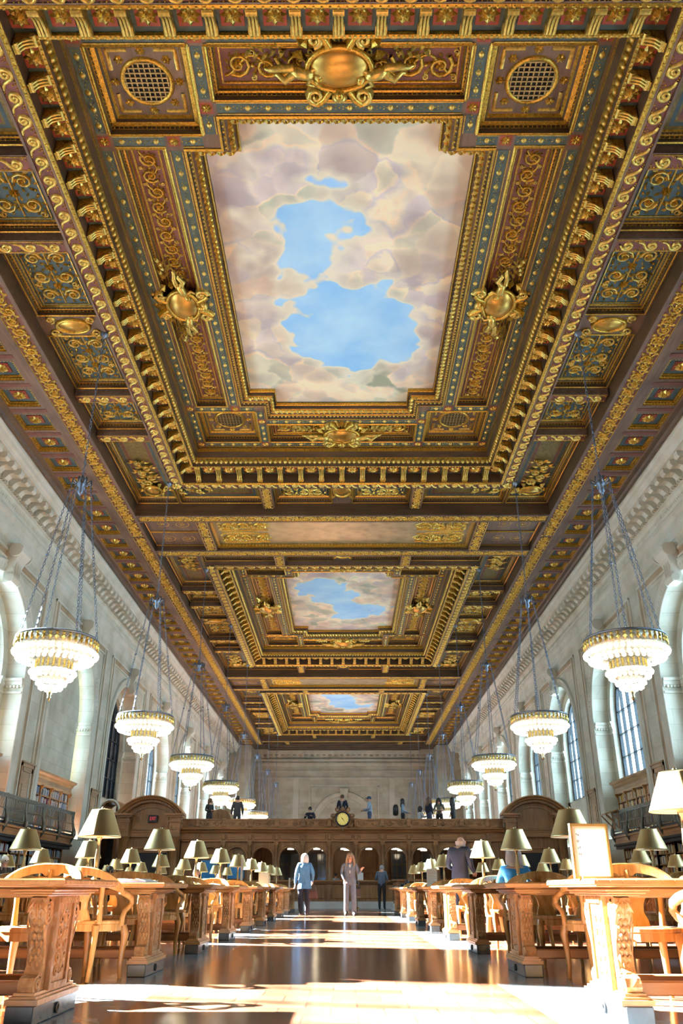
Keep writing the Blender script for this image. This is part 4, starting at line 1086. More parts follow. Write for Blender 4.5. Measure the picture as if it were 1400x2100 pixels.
# ================================================================== DELIVERY-DESK SCREEN
SY = 39.5
def arch_opening(m, x0, x1, z0, z1, cx, r, zs, y, y2, zb):
    """panel x0..x1, z0..z1 at y with a round-headed hole of radius r springing at zs, starting at zb"""
    n = 12; ap = [(cx+r*cos(pi*k/n), zs+r*sin(pi*k/n)) for k in range(n+1)]
    m.quad((cx+r,y,z0),(x1,y,z0),(x1,y,zs),(cx+r,y,zs)); m.quad((x0,y,z0),(cx-r,y,z0),(cx-r,y,zs),(x0,y,zs))
    m.quad((cx+r,y,zs),(x1,y,zs),(x1,y,z1),(cx+r,y,z1)); m.quad((x0,y,zs),(cx-r,y,zs),(cx-r,y,z1),(x0,y,z1))
    if zb > z0: m.quad((cx-r,y,z0),(cx+r,y,z0),(cx+r,y,zb),(cx-r,y,zb))
    for k in range(n):
        (a, b), (c, d) = ap[k], ap[k+1]; m.quad((c,y,d),(a,y,b),(a,y,z1),(c,y,z1))
    pth = [(cx+r, zb)]+ap+[(cx-r, zb)]
    m.loft([[(a, y, b) for a, b in pth], [(a, y2, b) for a, b in pth]], 0, False, False, closed=False)
scr = empty('oak_screen', (0, SY, 0)); tag(scr, 'carved oak screen of arched openings with cornice across the hall', 'screen')
# marble plinth and counter
m = MB(); m.box(-7.3, 7.3, -.30, .5, 0, .28); obj('stone_base', m, [M['white']], scr)
m = MB(); m.box(-7.3, 7.3, -.22, .4, .28, 1.06)
for k in range(12):
    x = -6.6+1.2*k-.6+.6
for k in range(-6, 7):
    m.box(k*1.2-.6-.07, k*1.2-.6+.07, -.27, -.22, .30, 1.04)
for k in range(-6, 6): m.bbox(k*1.2-.42+.0, k*1.2+.42, -.25, -.22, .40, .94, .012)
obj('counter_front', m, [M['dwood']], scr)
m = MB(); m.bbox(-7.35, 7.35, -.42, .5, 1.06, 1.13, .015); m.box(-7.3, 7.3, -.33, -.2, 1.0, 1.06); obj('counter_top', m, [M['dwoodx']], scr)
# arcade
zt = 2.72
for k in range(-6, 7):
    m = MB(); cx = k*1.2; x0, x1 = max(cx-.6, -7.3), min(cx+.6, 7.3)
    if abs(k) == 6:
        m.box(*( (x0, x1) ), 0, .2, 1.13, zt); obj('arcade_panel', m, [M['dwood']], scr); continue
    arch_opening(m, x0, x1, 1.13, zt, cx, .45, 2.02, 0, .22, 1.13)
    pr = [(.45, -.001), (.47, -.03), (.52, -.035), (.56, -.001)]
    m.loft([[(cx+r*cos(pi*q/14), h, 2.02+r*sin(pi*q/14)) for r, h in pr] for q in range(15)], 0, False, False, closed=False)
    for s in (-1, 1): m.box(*sorted([cx+s*.43, cx+s*.6]), -.05, .22, 1.96, 2.03)
    obj('arcade_arch', m, [M['dwood']], scr)
    if k in (-5, -4):          # blind arches with a blue screen and a small brass plate
        m = MB(); m.box(cx-.45, cx+.45, .14, .2, 1.13, 2.5); obj('blind_panel', m, [M['dwood']], scr)
        m = MB(); m.box(cx-.38, cx+.38, .11, .14, 1.2, 1.95); obj('blue_screen', m, [simple('blue_screen_%d' % (k+9), (.03, .22, .5), .4, 0, .15, emis=(.02, .25, .6), estr=.12)], scr)
        m = MB(); m.box(cx-.19, cx+.19, .10, .14, 2.05, 2.19); obj('brass_plate', m, [M['goldframe']], scr)
for k in range(-6, 7):
    x = k*1.2-.6
    if abs(x) > 7.2: continue
    m = MB(); m.lathe([(.10, 1.13), (.10, 1.2), (.075, 1.24), (.07, 2.45), (.095, 2.5), (.10, 2.58)], 10, (x, -.04, 0)); m.box(x-.1, x+.1, -.12, .05, 2.58, zt)
    obj('pilaster', m, [M['dwood']], scr)
    m = MB(); m.bbox(x-.09, x+.09, -.13, -.02, 2.80, 3.02, .02); m.box(x-.12, x+.12, -.14, -.02, 3.0, 3.05); obj('console', m, [M['dwood']], scr)
m = MB(); m.box(-7.3, 7.3, -.06, .3, zt, 3.10)
for k in range(-6, 6): m.bbox(k*1.2-.42+.0, k*1.2+.42, -.09, -.06, 2.80, 3.0, .015)
m.box(-7.3, 7.3, -.12, 0, zt, 2.78)
obj('panelled_frieze', m, [M['dwoodx']], scr)
m = MB(); pr = [(.3, 3.06), (-.12, 3.06), (-.14, 3.10), (-.20, 3.13), (-.22, 3.18), (-.32, 3.22), (-.34, 3.28), (-.14, 3.32), (.3, 3.32)]
m.prism(pr, lambda p, q, t: (t, p, q), -7.3, 7.3); obj('cornice', m, [M['dwoodx']], scr)
m = MB(); m.box(-7.3, 7.3, -.14, .02, 3.32, 3.64); m.box(-7.3, 7.3, -.18, .04, 3.62, 3.68)
for k in range(-6, 7):
    x = k*1.2-.6
    if abs(x) < 7.2: m.bbox(x-.10, x+.10, -.19, -.1, 3.34, 3.70, .03)
m.xf = lambda u, v, h: (u, -.14-h, 3.48+v)
for k in range(-6, 6):
    for s in (-1, 1):
        c0 = k*1.2
        m.ribbon(spiral(c0+s*.27, 0, .12, .03, pi/2, s*1.3, 9), .025, .04); m.leaf(c0+s*.08, 0, 0 if s > 0 else pi, .16, .12, .05); m.leaf(c0+s*.42, -.05, 1.2 if s > 0 else 1.9, .16, .08, .05)
m.xf = None
obj('carved_parapet', m, [M['dcarved']], scr)
# clock
ck = empty('wall_clock', (0, SY-.22, 3.66)); tag(ck, 'round yellow faced clock in a carved oak surround above the screen', 'clock')
m = MB(); oct_ = [(.52*cos(a)*(1 if k % 2 else .96), .52*sin(a)) for k, a in enumerate([pi/8+pi/4*k for k in range(8)])]
m.prism(oct_, lambda p, q, t: (p, t, q), -.06, .2); m.lathe_ = None
m.loft([[(-.62, -.04, -.05), (-.62, .18, -.05), (-.42, .18, .3), (-.42, -.04, .3)], [(.62, -.04, -.05), (.62, .18, -.05), (.42, .18, .3), (.42, -.04, .3)]])
m.xf = lambda u, v, h: (u, -.06-h, v)
for s in (-1, 1):
    m.ribbon(spiral(s*.5, .18, .13, .03, -pi/2, s*1.3, 10), .04, .06); m.ribbon(spiral(s*.28, .5, .12, .03, pi/2, -s*1.2, 10), .04, .06); m.ribbon(spiral(s*.42, -.3, .12, .03, pi/2, s*1.2, 10), .04, .06)
m.leaf(0, .40, pi/2, .3, .3, .1); m.leaf(0, -.4, -pi/2, .24, .3, .1)
m.xf = None
q = obj('surround', m, [M['dcarved']], ck); q.scale = (.86, 1, .80)
m = MB(); m.xf = lambda u, v, h: (u, -.06-h, v); m.lathe([(.33, 0), (.33, .06), (.27, .07), (.26, .03)], 24); m.xf = None; obj('bezel', m, [M['iron']], ck)
m = MB(); m.xf = lambda u, v, h: (u, -.06-h, v); m.lathe([(.26, .03), (.001, .031)], 24, smooth=False, caps=False); m.xf = None; obj('face', m, [M['clock']], ck)
for Lh, a, w in ((.15, radians(130), .018), (.20, radians(-55), .013)):
    m = MB(); m.xf = lambda u, v, h: (u, -.10-h, v); c, s = cos(a), sin(a)
    m.add([(-s*w, c*w, 0), (c*Lh, s*Lh, 0), (s*w, -c*w, 0), (-c*.04, -s*.04, 0)], [(0, 1, 2, 3)]); m.xf = None; obj('hand', m, [M['leather']], ck)
m = MB(); m.xf = lambda u, v, h: (u, -.095-h, v)
for k in range(12):
    a = k*pi/6; c, s = cos(a), sin(a); m.add([(c*.2-s*.008, s*.2+c*.008, 0), (c*.24-s*.008, s*.24+c*.008, 0), (c*.24+s*.008, s*.24-c*.008, 0), (c*.2+s*.008, s*.2-c*.008, 0)], [(0, 1, 2, 3)])
m.xf = None; obj('hour_marks', m, [M['leather']], ck)
# pedimented pavilions
def pavilion(x0, x1, y, label, z_up=0., rear=False):
    r = empty('pedimented_pavilion', ((x0+x1)/2, y, 0)); tag(r, label, 'pavilion', 'pedimented pavilions of the oak screen')
    w = (x1-x0)/2
    m = MB(); m.box(-w+.05, w-.05, .05, 1.2, 0, 3.9); m.box(-w+.5, w-.5, .0, .06, .3, 2.2); m.bbox(-w+.62, w-.62, -.03, .02, .4, 1.3, .015); obj('body', m, [M['dwood']], r)
    m = MB(); m.box(-w+.55, w-.55, -.05, .0, 2.25, 2.42); m.box(-w+.5, w-.5, -.12, .0, 2.42, 2.5); obj('door_hood', m, [M['dwoodx']], r)
    m = MB(); m.box(-w+.58, w-.58, -.012, .02, 0, 2.24); obj('doorway', m, [M['leather'] if not rear else M['dwood']], r)
    for s in (-1, 1):
        cx = s*(w-.28)
        m = MB(); m.lathe([(.24, 0), (.24, .3), (.2, .36), (.19, 2.75), (.24, 2.80), (.26, 2.9)], 14, (cx, -.06, 0)); obj('column', m, [M['dwood']], r)
        m = MB(); m.box(cx-.28, cx+.28, -.36, .1, 2.9, 3.0); m.box(cx-.24, cx+.24, -.30, .1, 3.0, 3.5); m.bbox(cx-.1, cx+.1, -.33, -.29, 3.2, 3.42, .01)
        m.box(cx-.28, cx+.28, -.34, .1, 3.5, 3.58); m.box(cx-.25, cx+.25, -.3, .1, 3.58, 3.72); m.box(cx-.34, cx+.34, -.40, .1, 3.72, 3.80); m.box(cx-.42, cx+.42, -.48, .12, 3.80, 3.88); obj('entablature_block', m, [M['dwoodx']], r)
    m = MB(); m.box(-w+.5, w-.5, -.1, .1, 2.9, 3.0); m.box(-w+.5, w-.5, -.06, .1, 3.0, 3.1); m.box(-w+.55, w-.55, -.1, .1, 3.1, 3.16); obj('lintel', m, [M['dwoodx']], r)
    # segmental pediment
    hw = w+.12; rise = .80; Rr = (hw*hw+rise*rise)/(2*rise); zc = 3.86+rise-Rr; a0 = math.asin(hw/Rr)
    def arc(rr, n=20, aa=a0): return [(rr*sin(-aa+2*aa*k/n), zc+rr*cos(-aa+2*aa*k/n)) for k in range(n+1)]
    m = MB(); pr = [(0, .3), (0, -.46), (-.05, -.48), (-.10, -.38), (-.16, -.34), (-.18, -.22), (-.30, -.16), (-.32, .3)]
    m.loft([[((Rr+q)*sin(-a0+2*a0*k/24), p, zc+(Rr+q)*cos(-a0+2*a0*k/24)) for q, p in pr] for k in range(25)], 0, False, False, closed=False)
    for k in range(34):
        a = -a0*.9+1.8*a0*k/33; x, z = (Rr-.24)*sin(a), zc+(Rr-.24)*cos(a); m.box(x-.035, x+.035, -.24, -.12, z-.05, z+.03)
    obj('pediment_cornice', m, [M['dwoodx']], r)
    m = MB(); top = arc(Rr-.3); poly = [(-hw+.15, 3.1)] + [(x*.97, z) for x, z in top] + [(hw-.15, 3.1)]
    poly = [(max(-hw+.16, min(hw-.16, x)), z) for x, z in poly]
    m.prism(poly[::-1], lambda p, q, t: (p, t, q), 0, .3); 
    iw = w-.62; zi = [(iw, 3.22), (iw, 3.75)] + [(iw*cos(pi*k/12), 3.75+.42*sin(pi*k/12)) for k in range(1, 12)] + [(-iw, 3.75), (-iw, 3.22)]
    m.tube([(a, -.02, b) for a, b in zi]+[(iw, -.02, 3.22)], .035, 5, smooth=False); obj('tympanum', m, [M['dwood']], r)
    return r
pavL = pavilion(-10.15, -7.3, SY-.25, 'oak pavilion with curved pediment and red EXIT sign, left end of screen')
pavR = pavilion(7.3, 10.15, SY-.25, 'oak pavilion with curved pediment at the right end of the screen')
pavilion(-9.6, -6.2, SY+17, 'rear oak pavilion whose curved pediment shows behind the left one', rear=True); pavilion(6.2, 9.6, SY+17, 'rear oak pavilion whose curved pediment shows behind the right one', rear=True)
# exit sign
ex = empty('exit_sign', (-8.62, SY-.28, 3.67)); tag(ex, 'square dark sign with red letters EXIT on the left pavilion pediment', 'exit sign')
m = MB(); m.bbox(-.20, .20, -.06, 0, -.16, .16, .012); obj('sign_box', m, [M['leather']], ex)
def text(name, s, size, mat, parent, loc, rot, ext=.004, sx=1.):
    cu = bpy.data.curves.new(name, 'FONT'); cu.body = s; cu.size = size; cu.align_x = 'CENTER'; cu.align_y = 'CENTER'; cu.extrude = ext
    o = bpy.data.objects.new(name, cu); COL.objects.link(o); o.data.materials.append(mat); o.parent = parent; o.location = loc; o.rotation_euler = rot; o.scale = (sx, 1, 1)
    bpy.context.view_layer.update(); dg = bpy.context.evaluated_depsgraph_get(); me = bpy.data.meshes.new_from_object(o.evaluated_get(dg)); me.name = name
    q = bpy.data.objects.new(name, me); COL.objects.link(q); q.parent = parent; q.location = loc; q.rotation_euler = rot; q.scale = (sx, 1, 1); bpy.data.objects.remove(o); return q
red_e = simple('red_exit_letters', (.7, .05, .06), .5, 0, .05, emis=(1, .06, .08), estr=.7)
text('lettering', 'EXIT', .22, red_e, ex, (0, -.066, 0), (pi/2, 0, 0), .004, .62)
# hall inside the screen: floor above, back wall, cabinets and lamps
m = MB(); m.box(-10.1, 10.1, .3, 19, 2.98, 3.08); m.box(-10.1, 10.1, .3, 19, 2.90, 2.98); tagd = obj('upper_floor', m, [M['dwoodx']]); tagd.location = (0, SY, 0); tag(tagd, kind='structure')
m = MB(); m.box(-7.3, 7.3, 4.2, 4.3, 0, 2.9)
for k in range(-6, 7):
    x = k*1.2; m.box(x-.66, x-.54, 4.12, 4.2, 0, 2.9); m.bbox(x-.44, x+.44, 4.16, 4.2, .3, 1.3, .01); m.bbox(x-.44, x+.44, 4.16, 4.2, 1.5, 2.6, .01)
o = obj('wall_middle', m, [M['dwood']]); o.location = (0, SY, 0); tag(o, kind='structure')
for s in (-1, 1):
    m = MB(); m.box(*sorted([s*7.2, s*7.3]), .3, 4.3, 0, 2.9); o = obj('wall_screen_left' if s < 0 else 'wall_screen_right', m, [M['dwood']]); o.location = (0, SY, 0); tag(o, kind='structure')
CABX = [(-2.6, 'first'), (-1.3, 'second'), (2.9, 'third'), (4.4, 'fourth')]
for x, o_ in CABX:
    r = empty('glazed_cabinet', (x, SY+3.7, 0)); tag(r, f'dark glazed cabinet inside the screen, {o_} from left', 'cabinet', 'glazed cabinets behind the arches')
    m = MB(); m.box(-.55, .55, 0, .4, 0, .8); m.box(-.55, .55, .3, .4, .8, 2.4); m.box(-.55, -.5, 0, .4, .8, 2.4); m.box(.5, .55, 0, .4, .8, 2.4); m.box(-.58, .58, -.03, .42, 2.4, 2.48); obj('carcass', m, [M['cwood_dark']], r)
    for s in (-1, 1):
        m = MB(); a, b = sorted([0, s*.5])
        for v in (.82, 1.35, 1.88, 2.36): m.box(a, b, -.02, .02, v-.02, v+.02)
        for u in (a+.02, (a+b)/2, b-.02): m.box(u-.015, u+.015, -.02, .02, .8, 2.4)
        d = obj('door', m, [M['cwood_dark']], r)
        m = MB(); m.box(a+.02, b-.02, -.004, .004, .82, 2.38); obj('pane', m, [M['dpane']], d)
for k, (x, yy) in enumerate([(-6.1, .9), (-2.4, .9), (-1.9, 2.2), (-1.2, .9), (-.85, 2.2), (.05, .9), (.2, 1.8), (1.2, .9), (2.4, .9), (2.75, 2.2), (3.6, .9), (3.85, 2.2), (4.8, .9), (6.0, .9)]):
    r = empty('pendant_lamp', (x, SY+yy, 2.42)); tag(r, f'small white glass pendant lamp inside the screen, {ORD[k]} from the left', 'pendant lamp', 'pendant lamps behind the screen arches')
    m = MB(); m.lathe([(.16, 0), (.155, .05), (.11, .13), (.04, .17), (.02, .19)], 12); obj('glass_shade', m, [M['opal']], r)
    m = MB(); m.tube([(0, 0, .18), (0, 0, .48)], .012, 5); obj('stem', m, [M['brass_stem']], r)
    if k % 3 == 0:
        ld = bpy.data.lights.new('pendant_light', 'POINT'); ld.energy = 16; ld.color = (1, .82, .55); ld.shadow_soft_size = .12
        lo = bpy.data.objects.new('pendant_light', ld); COL.objects.link(lo); lo.location = (x, SY+yy, 2.3)
# low booth counter at the right
bo = empty('information_desk', (2.95, 36.6, 0)); tag(bo, 'panelled oak desk with marble base standing before the screen on the right', 'desk')
m = MB(); m.box(-.95, 1.2, -.9, .9, 0, .24); obj('stone_base', m, [M['white']], bo)
m = MB(); m.loft([[(-.85,-.62,z),(-.6,-.85,z),(1.15,-.85,z),(1.15,.85,z),(-.6,.85,z),(-.85,.62,z)] for z in (.24, 1.06)])
m.bbox(-.4, .25, -.88, -.85, .36, .92, .012); m.bbox(.4, 1.05, -.88, -.85, .36, .92, .012); m.bbox(-.88, -.85, -.5, .5, .36, .92, .012); obj('body', m, [M['dwood']], bo)
m = MB(); m.loft([[(-.95,-.66,z),(-.64,-.95,z),(1.22,-.95,z),(1.22,.95,z),(-.64,.95,z),(-.95,.66,z)] for z in (1.06, 1.13)]); obj('desk_top', m, [M['dwoodx']], bo)
# things standing on the screen roof and counter
r = empty('wooden_hood', (-6.15, 43.2, 3.08)); tag(r, 'tall curved wooden hood on the upper floor behind the left pavilion', 'hood')
m = MB()
for k in range(2):
    pass
pr = [(.62, 0), (.60, .5), (.52, .95), (.36, 1.22), (.0, 1.32)]
m.loft([[(x, -.1, z) for x, z in pr]+[(-x, -.1, z) for x, z in pr[::-1][1:]], [(x, 1.2, z) for x, z in pr]+[(-x, 1.2, z) for x, z in pr[::-1][1:]]], 0, True, True); obj('shell', m, [M['lwood']], r)
m = MB(); m.prism([(x*1.04, z*1.02) for x, z in pr]+[(-x*1.04, z*1.02) for x, z in pr[::-1][1:]], lambda p, q, t: (p, t, q), -.2, -.1); obj('front_rim', m, [M['dwood']], r)
r = empty('low_hipped_roof', (-4.1, 47, 3.08)); tag(r, 'low hipped orange oak roof lit from above on the upper floor', 'roof light')
m = MB(); m.loft([[(-1.5,-1.2,0),(1.5,-1.2,0),(1.5,1.2,0),(-1.5,1.2,0)],[(-1.5,-1.2,.55),(1.5,-1.2,.55),(1.5,1.2,.55),(-1.5,1.2,.55)],[(-.8,-.3,1.1),(.8,-.3,1.1),(.8,.3,1.1),(-.8,.3,1.1)]]); obj('hipped_top', m, [M['chair']], r)

for sx, nm in ((1, 'right'),):
    r = empty('wall_lantern', (sx*10.12, SY+.15, 3.62)); tag(r, 'black iron lantern bracket on the outer side of the right pavilion', 'lantern')
    m = MB(); m.tube([(-.02, 0, .18), (.16, 0, .22), (.30, 0, .14), (.30, 0, .02)], [.025, .022, .02, .015], 6); m.tube([(-.02, 0, -.16), (.12, 0, -.02), (.2, 0, .19)], .016, 5); obj('bracket_arm', m, [M['iron']], r)
    m = MB(); m.lathe([(.001, -.22), (.06, -.19), (.10, -.1), (.08, -.02), (.02, .02)], 12, (.30, 0, 0)); obj('globe', m, [M['opal']], r)
# ================================================================== READING TABLES
TL, TW = 7.3, 1.28
def make_table():
    r = empty('reading_table')
    m = MB(); hw = TW/2
    m.loft([[(-TL+o,-hw+o,z),(0-o,-hw+o,z),(0-o,hw-o,z),(-TL+o,hw-o,z)] for o, z in ((.03,.752),(.012,.756),(.012,.764),(.0,.768),(.0,.79),(.008,.80))], 0, True)
    for k in range(92):
        x = -TL+.04+k*.0788
        for s in (-1, 1): m.box(x, x+.0715, *sorted([s*hw, s*(hw+.004)]), .770, .788, 1)
    for k in range(16):
        y = -hw+.02+k*.078; m.box(0, .004, y, y+.071, .770, .788, 1)
    obj('tabletop', m, [M['oak'], M['oak_edge']], r)
    m = MB(); m.bbox(-TL+.25, -.25, -.30, .30, .69, .752, .012); obj('apron', m, [M['oak']], r)
    for y in (-.22, .22):
        m = MB(); m.bbox(-TL+.3, -.3, y-.03, y+.03, .14, .22, .008); obj('stretcher', m, [M['dwoodx']], r)
    half = [(.19, .16), (.365, .16), (.385, .20), (.36, .245), (.30, .262), (.275, .30), (.262, .36), (.272, .43), (.31, .52), (.355, .60), (.372, .65), (.355, .69), (.33, .70), (.19, .70)]
    for ti, x in enumerate((-.24, -TL/2, -TL+.24)):
        t = empty('trestle', (x, 0, 0)); t.parent = r
        m = MB(); m.bbox(-.085, .085, -.43, .43, 0, .105, .006); b = obj('stone_base', m, [M['slate']], t)
        if ti == 0:
            m = MB(); m.xf = lambda u, v, h: (.085+h, u, v); m.lathe([(.032, 0), (.032, .012), (.022, .016), (.02, .004)], 12, (0, .052, 0)); m.xf = None; obj('oval_socket', m, [M['iron']], b)
        m = MB()
        for o, z0, z1 in ((.0, .105, .135), (.018, .135, .15), (.035, .15, .168)): m.box(-.10+o, .10-o, -.42+o, .42-o, z0, z1)
        obj('plinth', m, [M['oak_edge']], t)
        m = MB()
        for s in (-1, 1):
            m.prism([(s*a, z) for a, z in half][::s], lambda p, q, t_: (t_, p, q), -.048, .048, 0)
            # carved scales up the scroll front, volutes on the sides
            for k in range(9):
                z = .30+.042*k; a = .266+.106*max(0, (z-.36))/.29 if z > .36 else .27
                for q in (-1, 0, 1) if k % 2 else (-.5, .5):
                    m.xf = lambda u, v, h, a=a, z=z: (u, s*(a+h), z+v)
                    m.leaf(q*.030, .03, -pi/2, .05, .034, .012, 1)
            m.xf = lambda u, v, h: (u, s*(.36+h), .64+v)
            for q in (-1, 0, 1): m.leaf(q*.02, .04, -pi/2+q*.5, .09, .05, .02, 1)
            m.xf = None
            for sx in (-1, 1):
                m.xf = lambda u, v, h, sx=sx: (sx*(.048+h), u, v)
                m.ribbon(spiral(s*.29, .60, .075, .012, pi/2, s*2.0, 22), .011, .012, 1); m.ribbon(spiral(s*.32, .205, .042, .01, -pi/2, -s*1.6, 14), .009, .012, 1)
                m.ribbon([(s*.345, .54), (s*.30, .46), (s*.255, .38), (s*.25, .30), (s*.285, .245)], .010, .010, 1)
                m.xf = None
        m.box(-.066, .066, -.185, .185, .165, .70, 0)
        for sx in (-1, 1):
            m.xf = lambda u, v, h, sx=sx: (sx*(.066+h), u, v)
            for (a, b, c, d) in ((-.185,.185,.165,.20),(-.185,.185,.655,.70),(-.185,-.145,.2,.655),(.145,.185,.2,.655)): m.box(a, b, c, d, 0, .014, 0)
            arab = [(0, .25), (.05, .32), (-.05, .42), (.05, .5), (0, .6)]; m.ribbon(arab, .012, .012, 1)
            for k in range(5):
                for q in (-1, 1): m.ribbon(spiral(q*.06, .27+.075*k, .035, .008, 0, q*1.2, 9), .008, .012, 1); m.leaf(0, .25+.08*k, pi/2+q*.7, .09, .04, .012, 1)
            for k in range(9): m.box(-.16+.036*k, -.16+.036*k+.024, .66, .69, .014, .024, 1)
            m.xf = None
        obj('carved_pedestal', m, [M['carved'], M['oak_edge']], t)
        m = MB()
        for o, z0, z1 in ((.05, .70, .712), (.02, .712, .728), (.0, .728, .742), (.012, .742, .752)):
            m.bbox(-.14+o, .14-o, -.50+o, .50-o, z0, z1, .005)
        obj('corbel', m, [M['oak_edge']], t)
    return r
tab0 = make_table(); YT = [6.05+3.0*i for i in range(10)]
ROWN = ['nearest', 'second', 'third', 'fourth', 'fifth', 'sixth', 'seventh', 'eighth', 'ninth', 'tenth']
used = False
for sgn, side, n in ((-1, 'left', 10), (1, 'right', 9)):
    for i in range(n):
        o = tab0 if not used else copy_tree(tab0); used = True
        o.location = (sgn*1.61, YT[i], 0); o.rotation_euler = (0, 0, 0 if sgn < 0 else pi)
        tag(o, f'long oak reading table on carved trestles, {ROWN[i]} in the {side} row', 'table', 'oak reading tables')

# ================================================================== ARMCHAIRS
def chair_parts():
    out = []
    # seat: rounded shield with dished top
    ring = []
    for k in range(20):
        a = 2*pi*k/20; ring.append((.275*cos(a)*(1.0 if sin(a) < 0 else 1-.0*sin(a)), .255*sin(a)*(1.0 if sin(a) > 0 else .95)))
    m = MB(); m.loft([[(x*f, y*f, z) for x, y in ring] for f, z in ((.97, .452), (1.0, .458), (1.0, .478), (.96, .486), (.6, .474), (.1, .470))], 0, True); out.append(('seat', m))
    m = MB(); m.loft([[(x*.98, y*.98, .395) for x, y in ring], [(x*.98, y*.98, .452) for x, y in ring], [(x*.9, y*.9, .452) for x, y in ring], [(x*.9, y*.9, .395) for x, y in ring], [(x*.98, y*.98, .395) for x, y in ring]], 0, False); out.append(('seat_rail', m))
    for sx in (-1, 1):
        m = MB(); m.tube([(sx*.20, .17, .44), (sx*.215, .195, .36), (sx*.205, .19, .22), (sx*.20, .185, .1), (sx*.205, .195, 0)], [.036, .038, .026, .021, .018], 6); out.append(('leg', m))
    for sx in (-1, 1):
        m = MB(); m.tube([(sx*.17, -.18, .44), (sx*.18, -.195, .3), (sx*.19, -.22, .14), (sx*.205, -.26, 0)], [.034, .028, .023, .019], 6); out.append(('leg', m))
    # bowed crest rail with two oval openings
    m = MB()
    def rail(f0, f1, thick, a0=-82, a1=82, n=24, rr=.285):
        rings = []
        for k in range(n+1):
            d = a0+(a1-a0)*k/n; a = radians(d-90); q = abs(d)/82
            zb, zt = f0(q), f1(q); lean = .05*(zt-.7)/.22
            c, s = cos(a), sin(a); R0 = rr
            pts = []
            for (e, z) in ((0, zb), (thick, zb), (thick, zt), (thick*.5, zt+.008), (0, zt)):
                rad = R0+e+lean*.6; pts.append((rad*c, rad*s*.98+.02, z))
            rings.append(pts)
        m.loft(rings, 0, True, False)
    rail(lambda q: .862-.155*q**2.2 - (.03 if q < .14 else 0), lambda q: .925-.175*q**2.4, .032)
    rail(lambda q: .795-.09*q**1.6, lambda q: .832-.095*q**1.6, .026)
    m.tube([(0, -.285, .80), (0, -.30, .87)], [.07, .07], 6, flat=.25)
    out.append(('crest_rail', m))
    m = MB(); rings = []
    for z, w in ((.478, .105), (.52, .10), (.58, .075), (.64, .085), (.71, .125), (.76, .14), (.80, .12), (.815, .11)):
        y = -.215-.08*(z-.478)/.34; rings.append([(-w, y-.008+.02, z), (-w*.4, y-.022, z), (w*.4, y-.022, z), (w, y-.008+.02, z), (w, y+.032, z), (-w, y+.032, z)])
    m.loft(rings, 0, True, False); out.append(('splat', m))
    for sx in (-1, 1):
        m = MB(); m.tube([(sx*.19, -.165, .46), (sx*.205, -.19, .62), (sx*.215, -.20, .77)], [.028, .021, .024], 5); out.append(('stile', m))
    for sx in (-1, 1):
        m = MB(); m.tube([(sx*.283, -.02, .725), (sx*.295, .07, .695), (sx*.295, .135, .665), (sx*.29, .155, .625), (sx*.285, .125, .59), (sx*.28, .075, .56), (sx*.27, .06, .50), (sx*.262, .065, .44)], [.026, .030, .028, .026, .024, .024, .026, .03], 6); out.append(('arm', m))
    return out
CP = chair_parts()
def make_chair():
    r = empty('armchair')
    for n, m in CP: obj(n, m, [M['chair']], r)
    return r
allm = MB()
for n, m in CP:
    o = len(allm.v); allm.v += m.v; allm.f += [[i+o for i in f] for f in m.f]; allm.m += m.m; allm.s += m.s
far_me = allm.mesh('armchair', [M['chair']])
ch0 = None; rc = random.Random(5)
SEAT_TAKEN = {}
for sgn, side, n in ((-1, 'left', 10), (1, 'right', 9)):
    for i in range(n):
        for fs in (-1, 1):
            for k in range(4):
                X = 1.61+.72+1.78*k + rc.uniform(-.12, .12)
                pull = rc.uniform(-.04, .12) if fs < 0 else rc.uniform(0, .28)
                rz = rc.uniform(-.22, .22)
                if fs < 0 and k == 0: rz = {(-1): -.35, 1: .3}[sgn] + rc.uniform(-.1, .1)
                if sgn < 0 and i == 0 and fs < 0: continue
                if k == 3 and i < 2: continue
                loc = (sgn*X, YT[i]+fs*(.66+pull), 0); rot = (0 if fs < 0 else pi)+rz
                near = i < 4 and k < 3
                if near:
                    o = ch0 if ch0 is None else None
                    if ch0 is None: ch0 = o = make_chair()
                    else: o = copy_tree(ch0)
                else:
                    o = obj('armchair', far_me, None)
                o.location = loc; o.rotation_euler = (0, 0, rot)
                tag(o, f'bow-backed oak armchair, {ORD[k]} from the aisle on the {"near" if fs < 0 else "far"} side of {ROWN[i]} {side} table', 'chair', 'oak armchairs round the reading tables')

# ================================================================== TABLE LAMPS
def make_lamp():
    r = empty('table_lamp')
    m = MB(); m.lathe([(.085, 0), (.085, .012), (.07, .022), (.045, .03), (.03, .05)], 14); obj('base', m, [M['brass_stem']], r)
    m = MB(); m.lathe([(.03, .045), (.018, .06), (.034, .08), (.02, .1), (.024, .16), (.028, .24), (.018, .34), (.016, .40), (.03, .42), (.03, .44), (.012, .46), (.012, .70)], 12); obj('stem', m, [M['brass_stem']], r)
    m = MB(); m.lathe([(.213, .43), (.217, .437), (.212, .446), (.112, .69), (.108, .70), (.10, .702)], 28, caps=False); s = obj('shade', m, [M['brass']], r)
    m = MB(); m.lathe([(.210, .432), (.108, .692), (.06, .70)], 28, caps=False); obj('shade_lining', m, [M['shade_in']], s)
    m = MB(); m.lathe([(.10, .702), (.012, .70)], 20, caps=False); m.lathe([(.014, .70), (.02, .715), (.008, .73), (.001, .733)], 8); obj('finial', m, [M['brass_stem']], r)
    return r
lamp0 = None
LX = [2.45, 4.3, 6.15, 8.0]
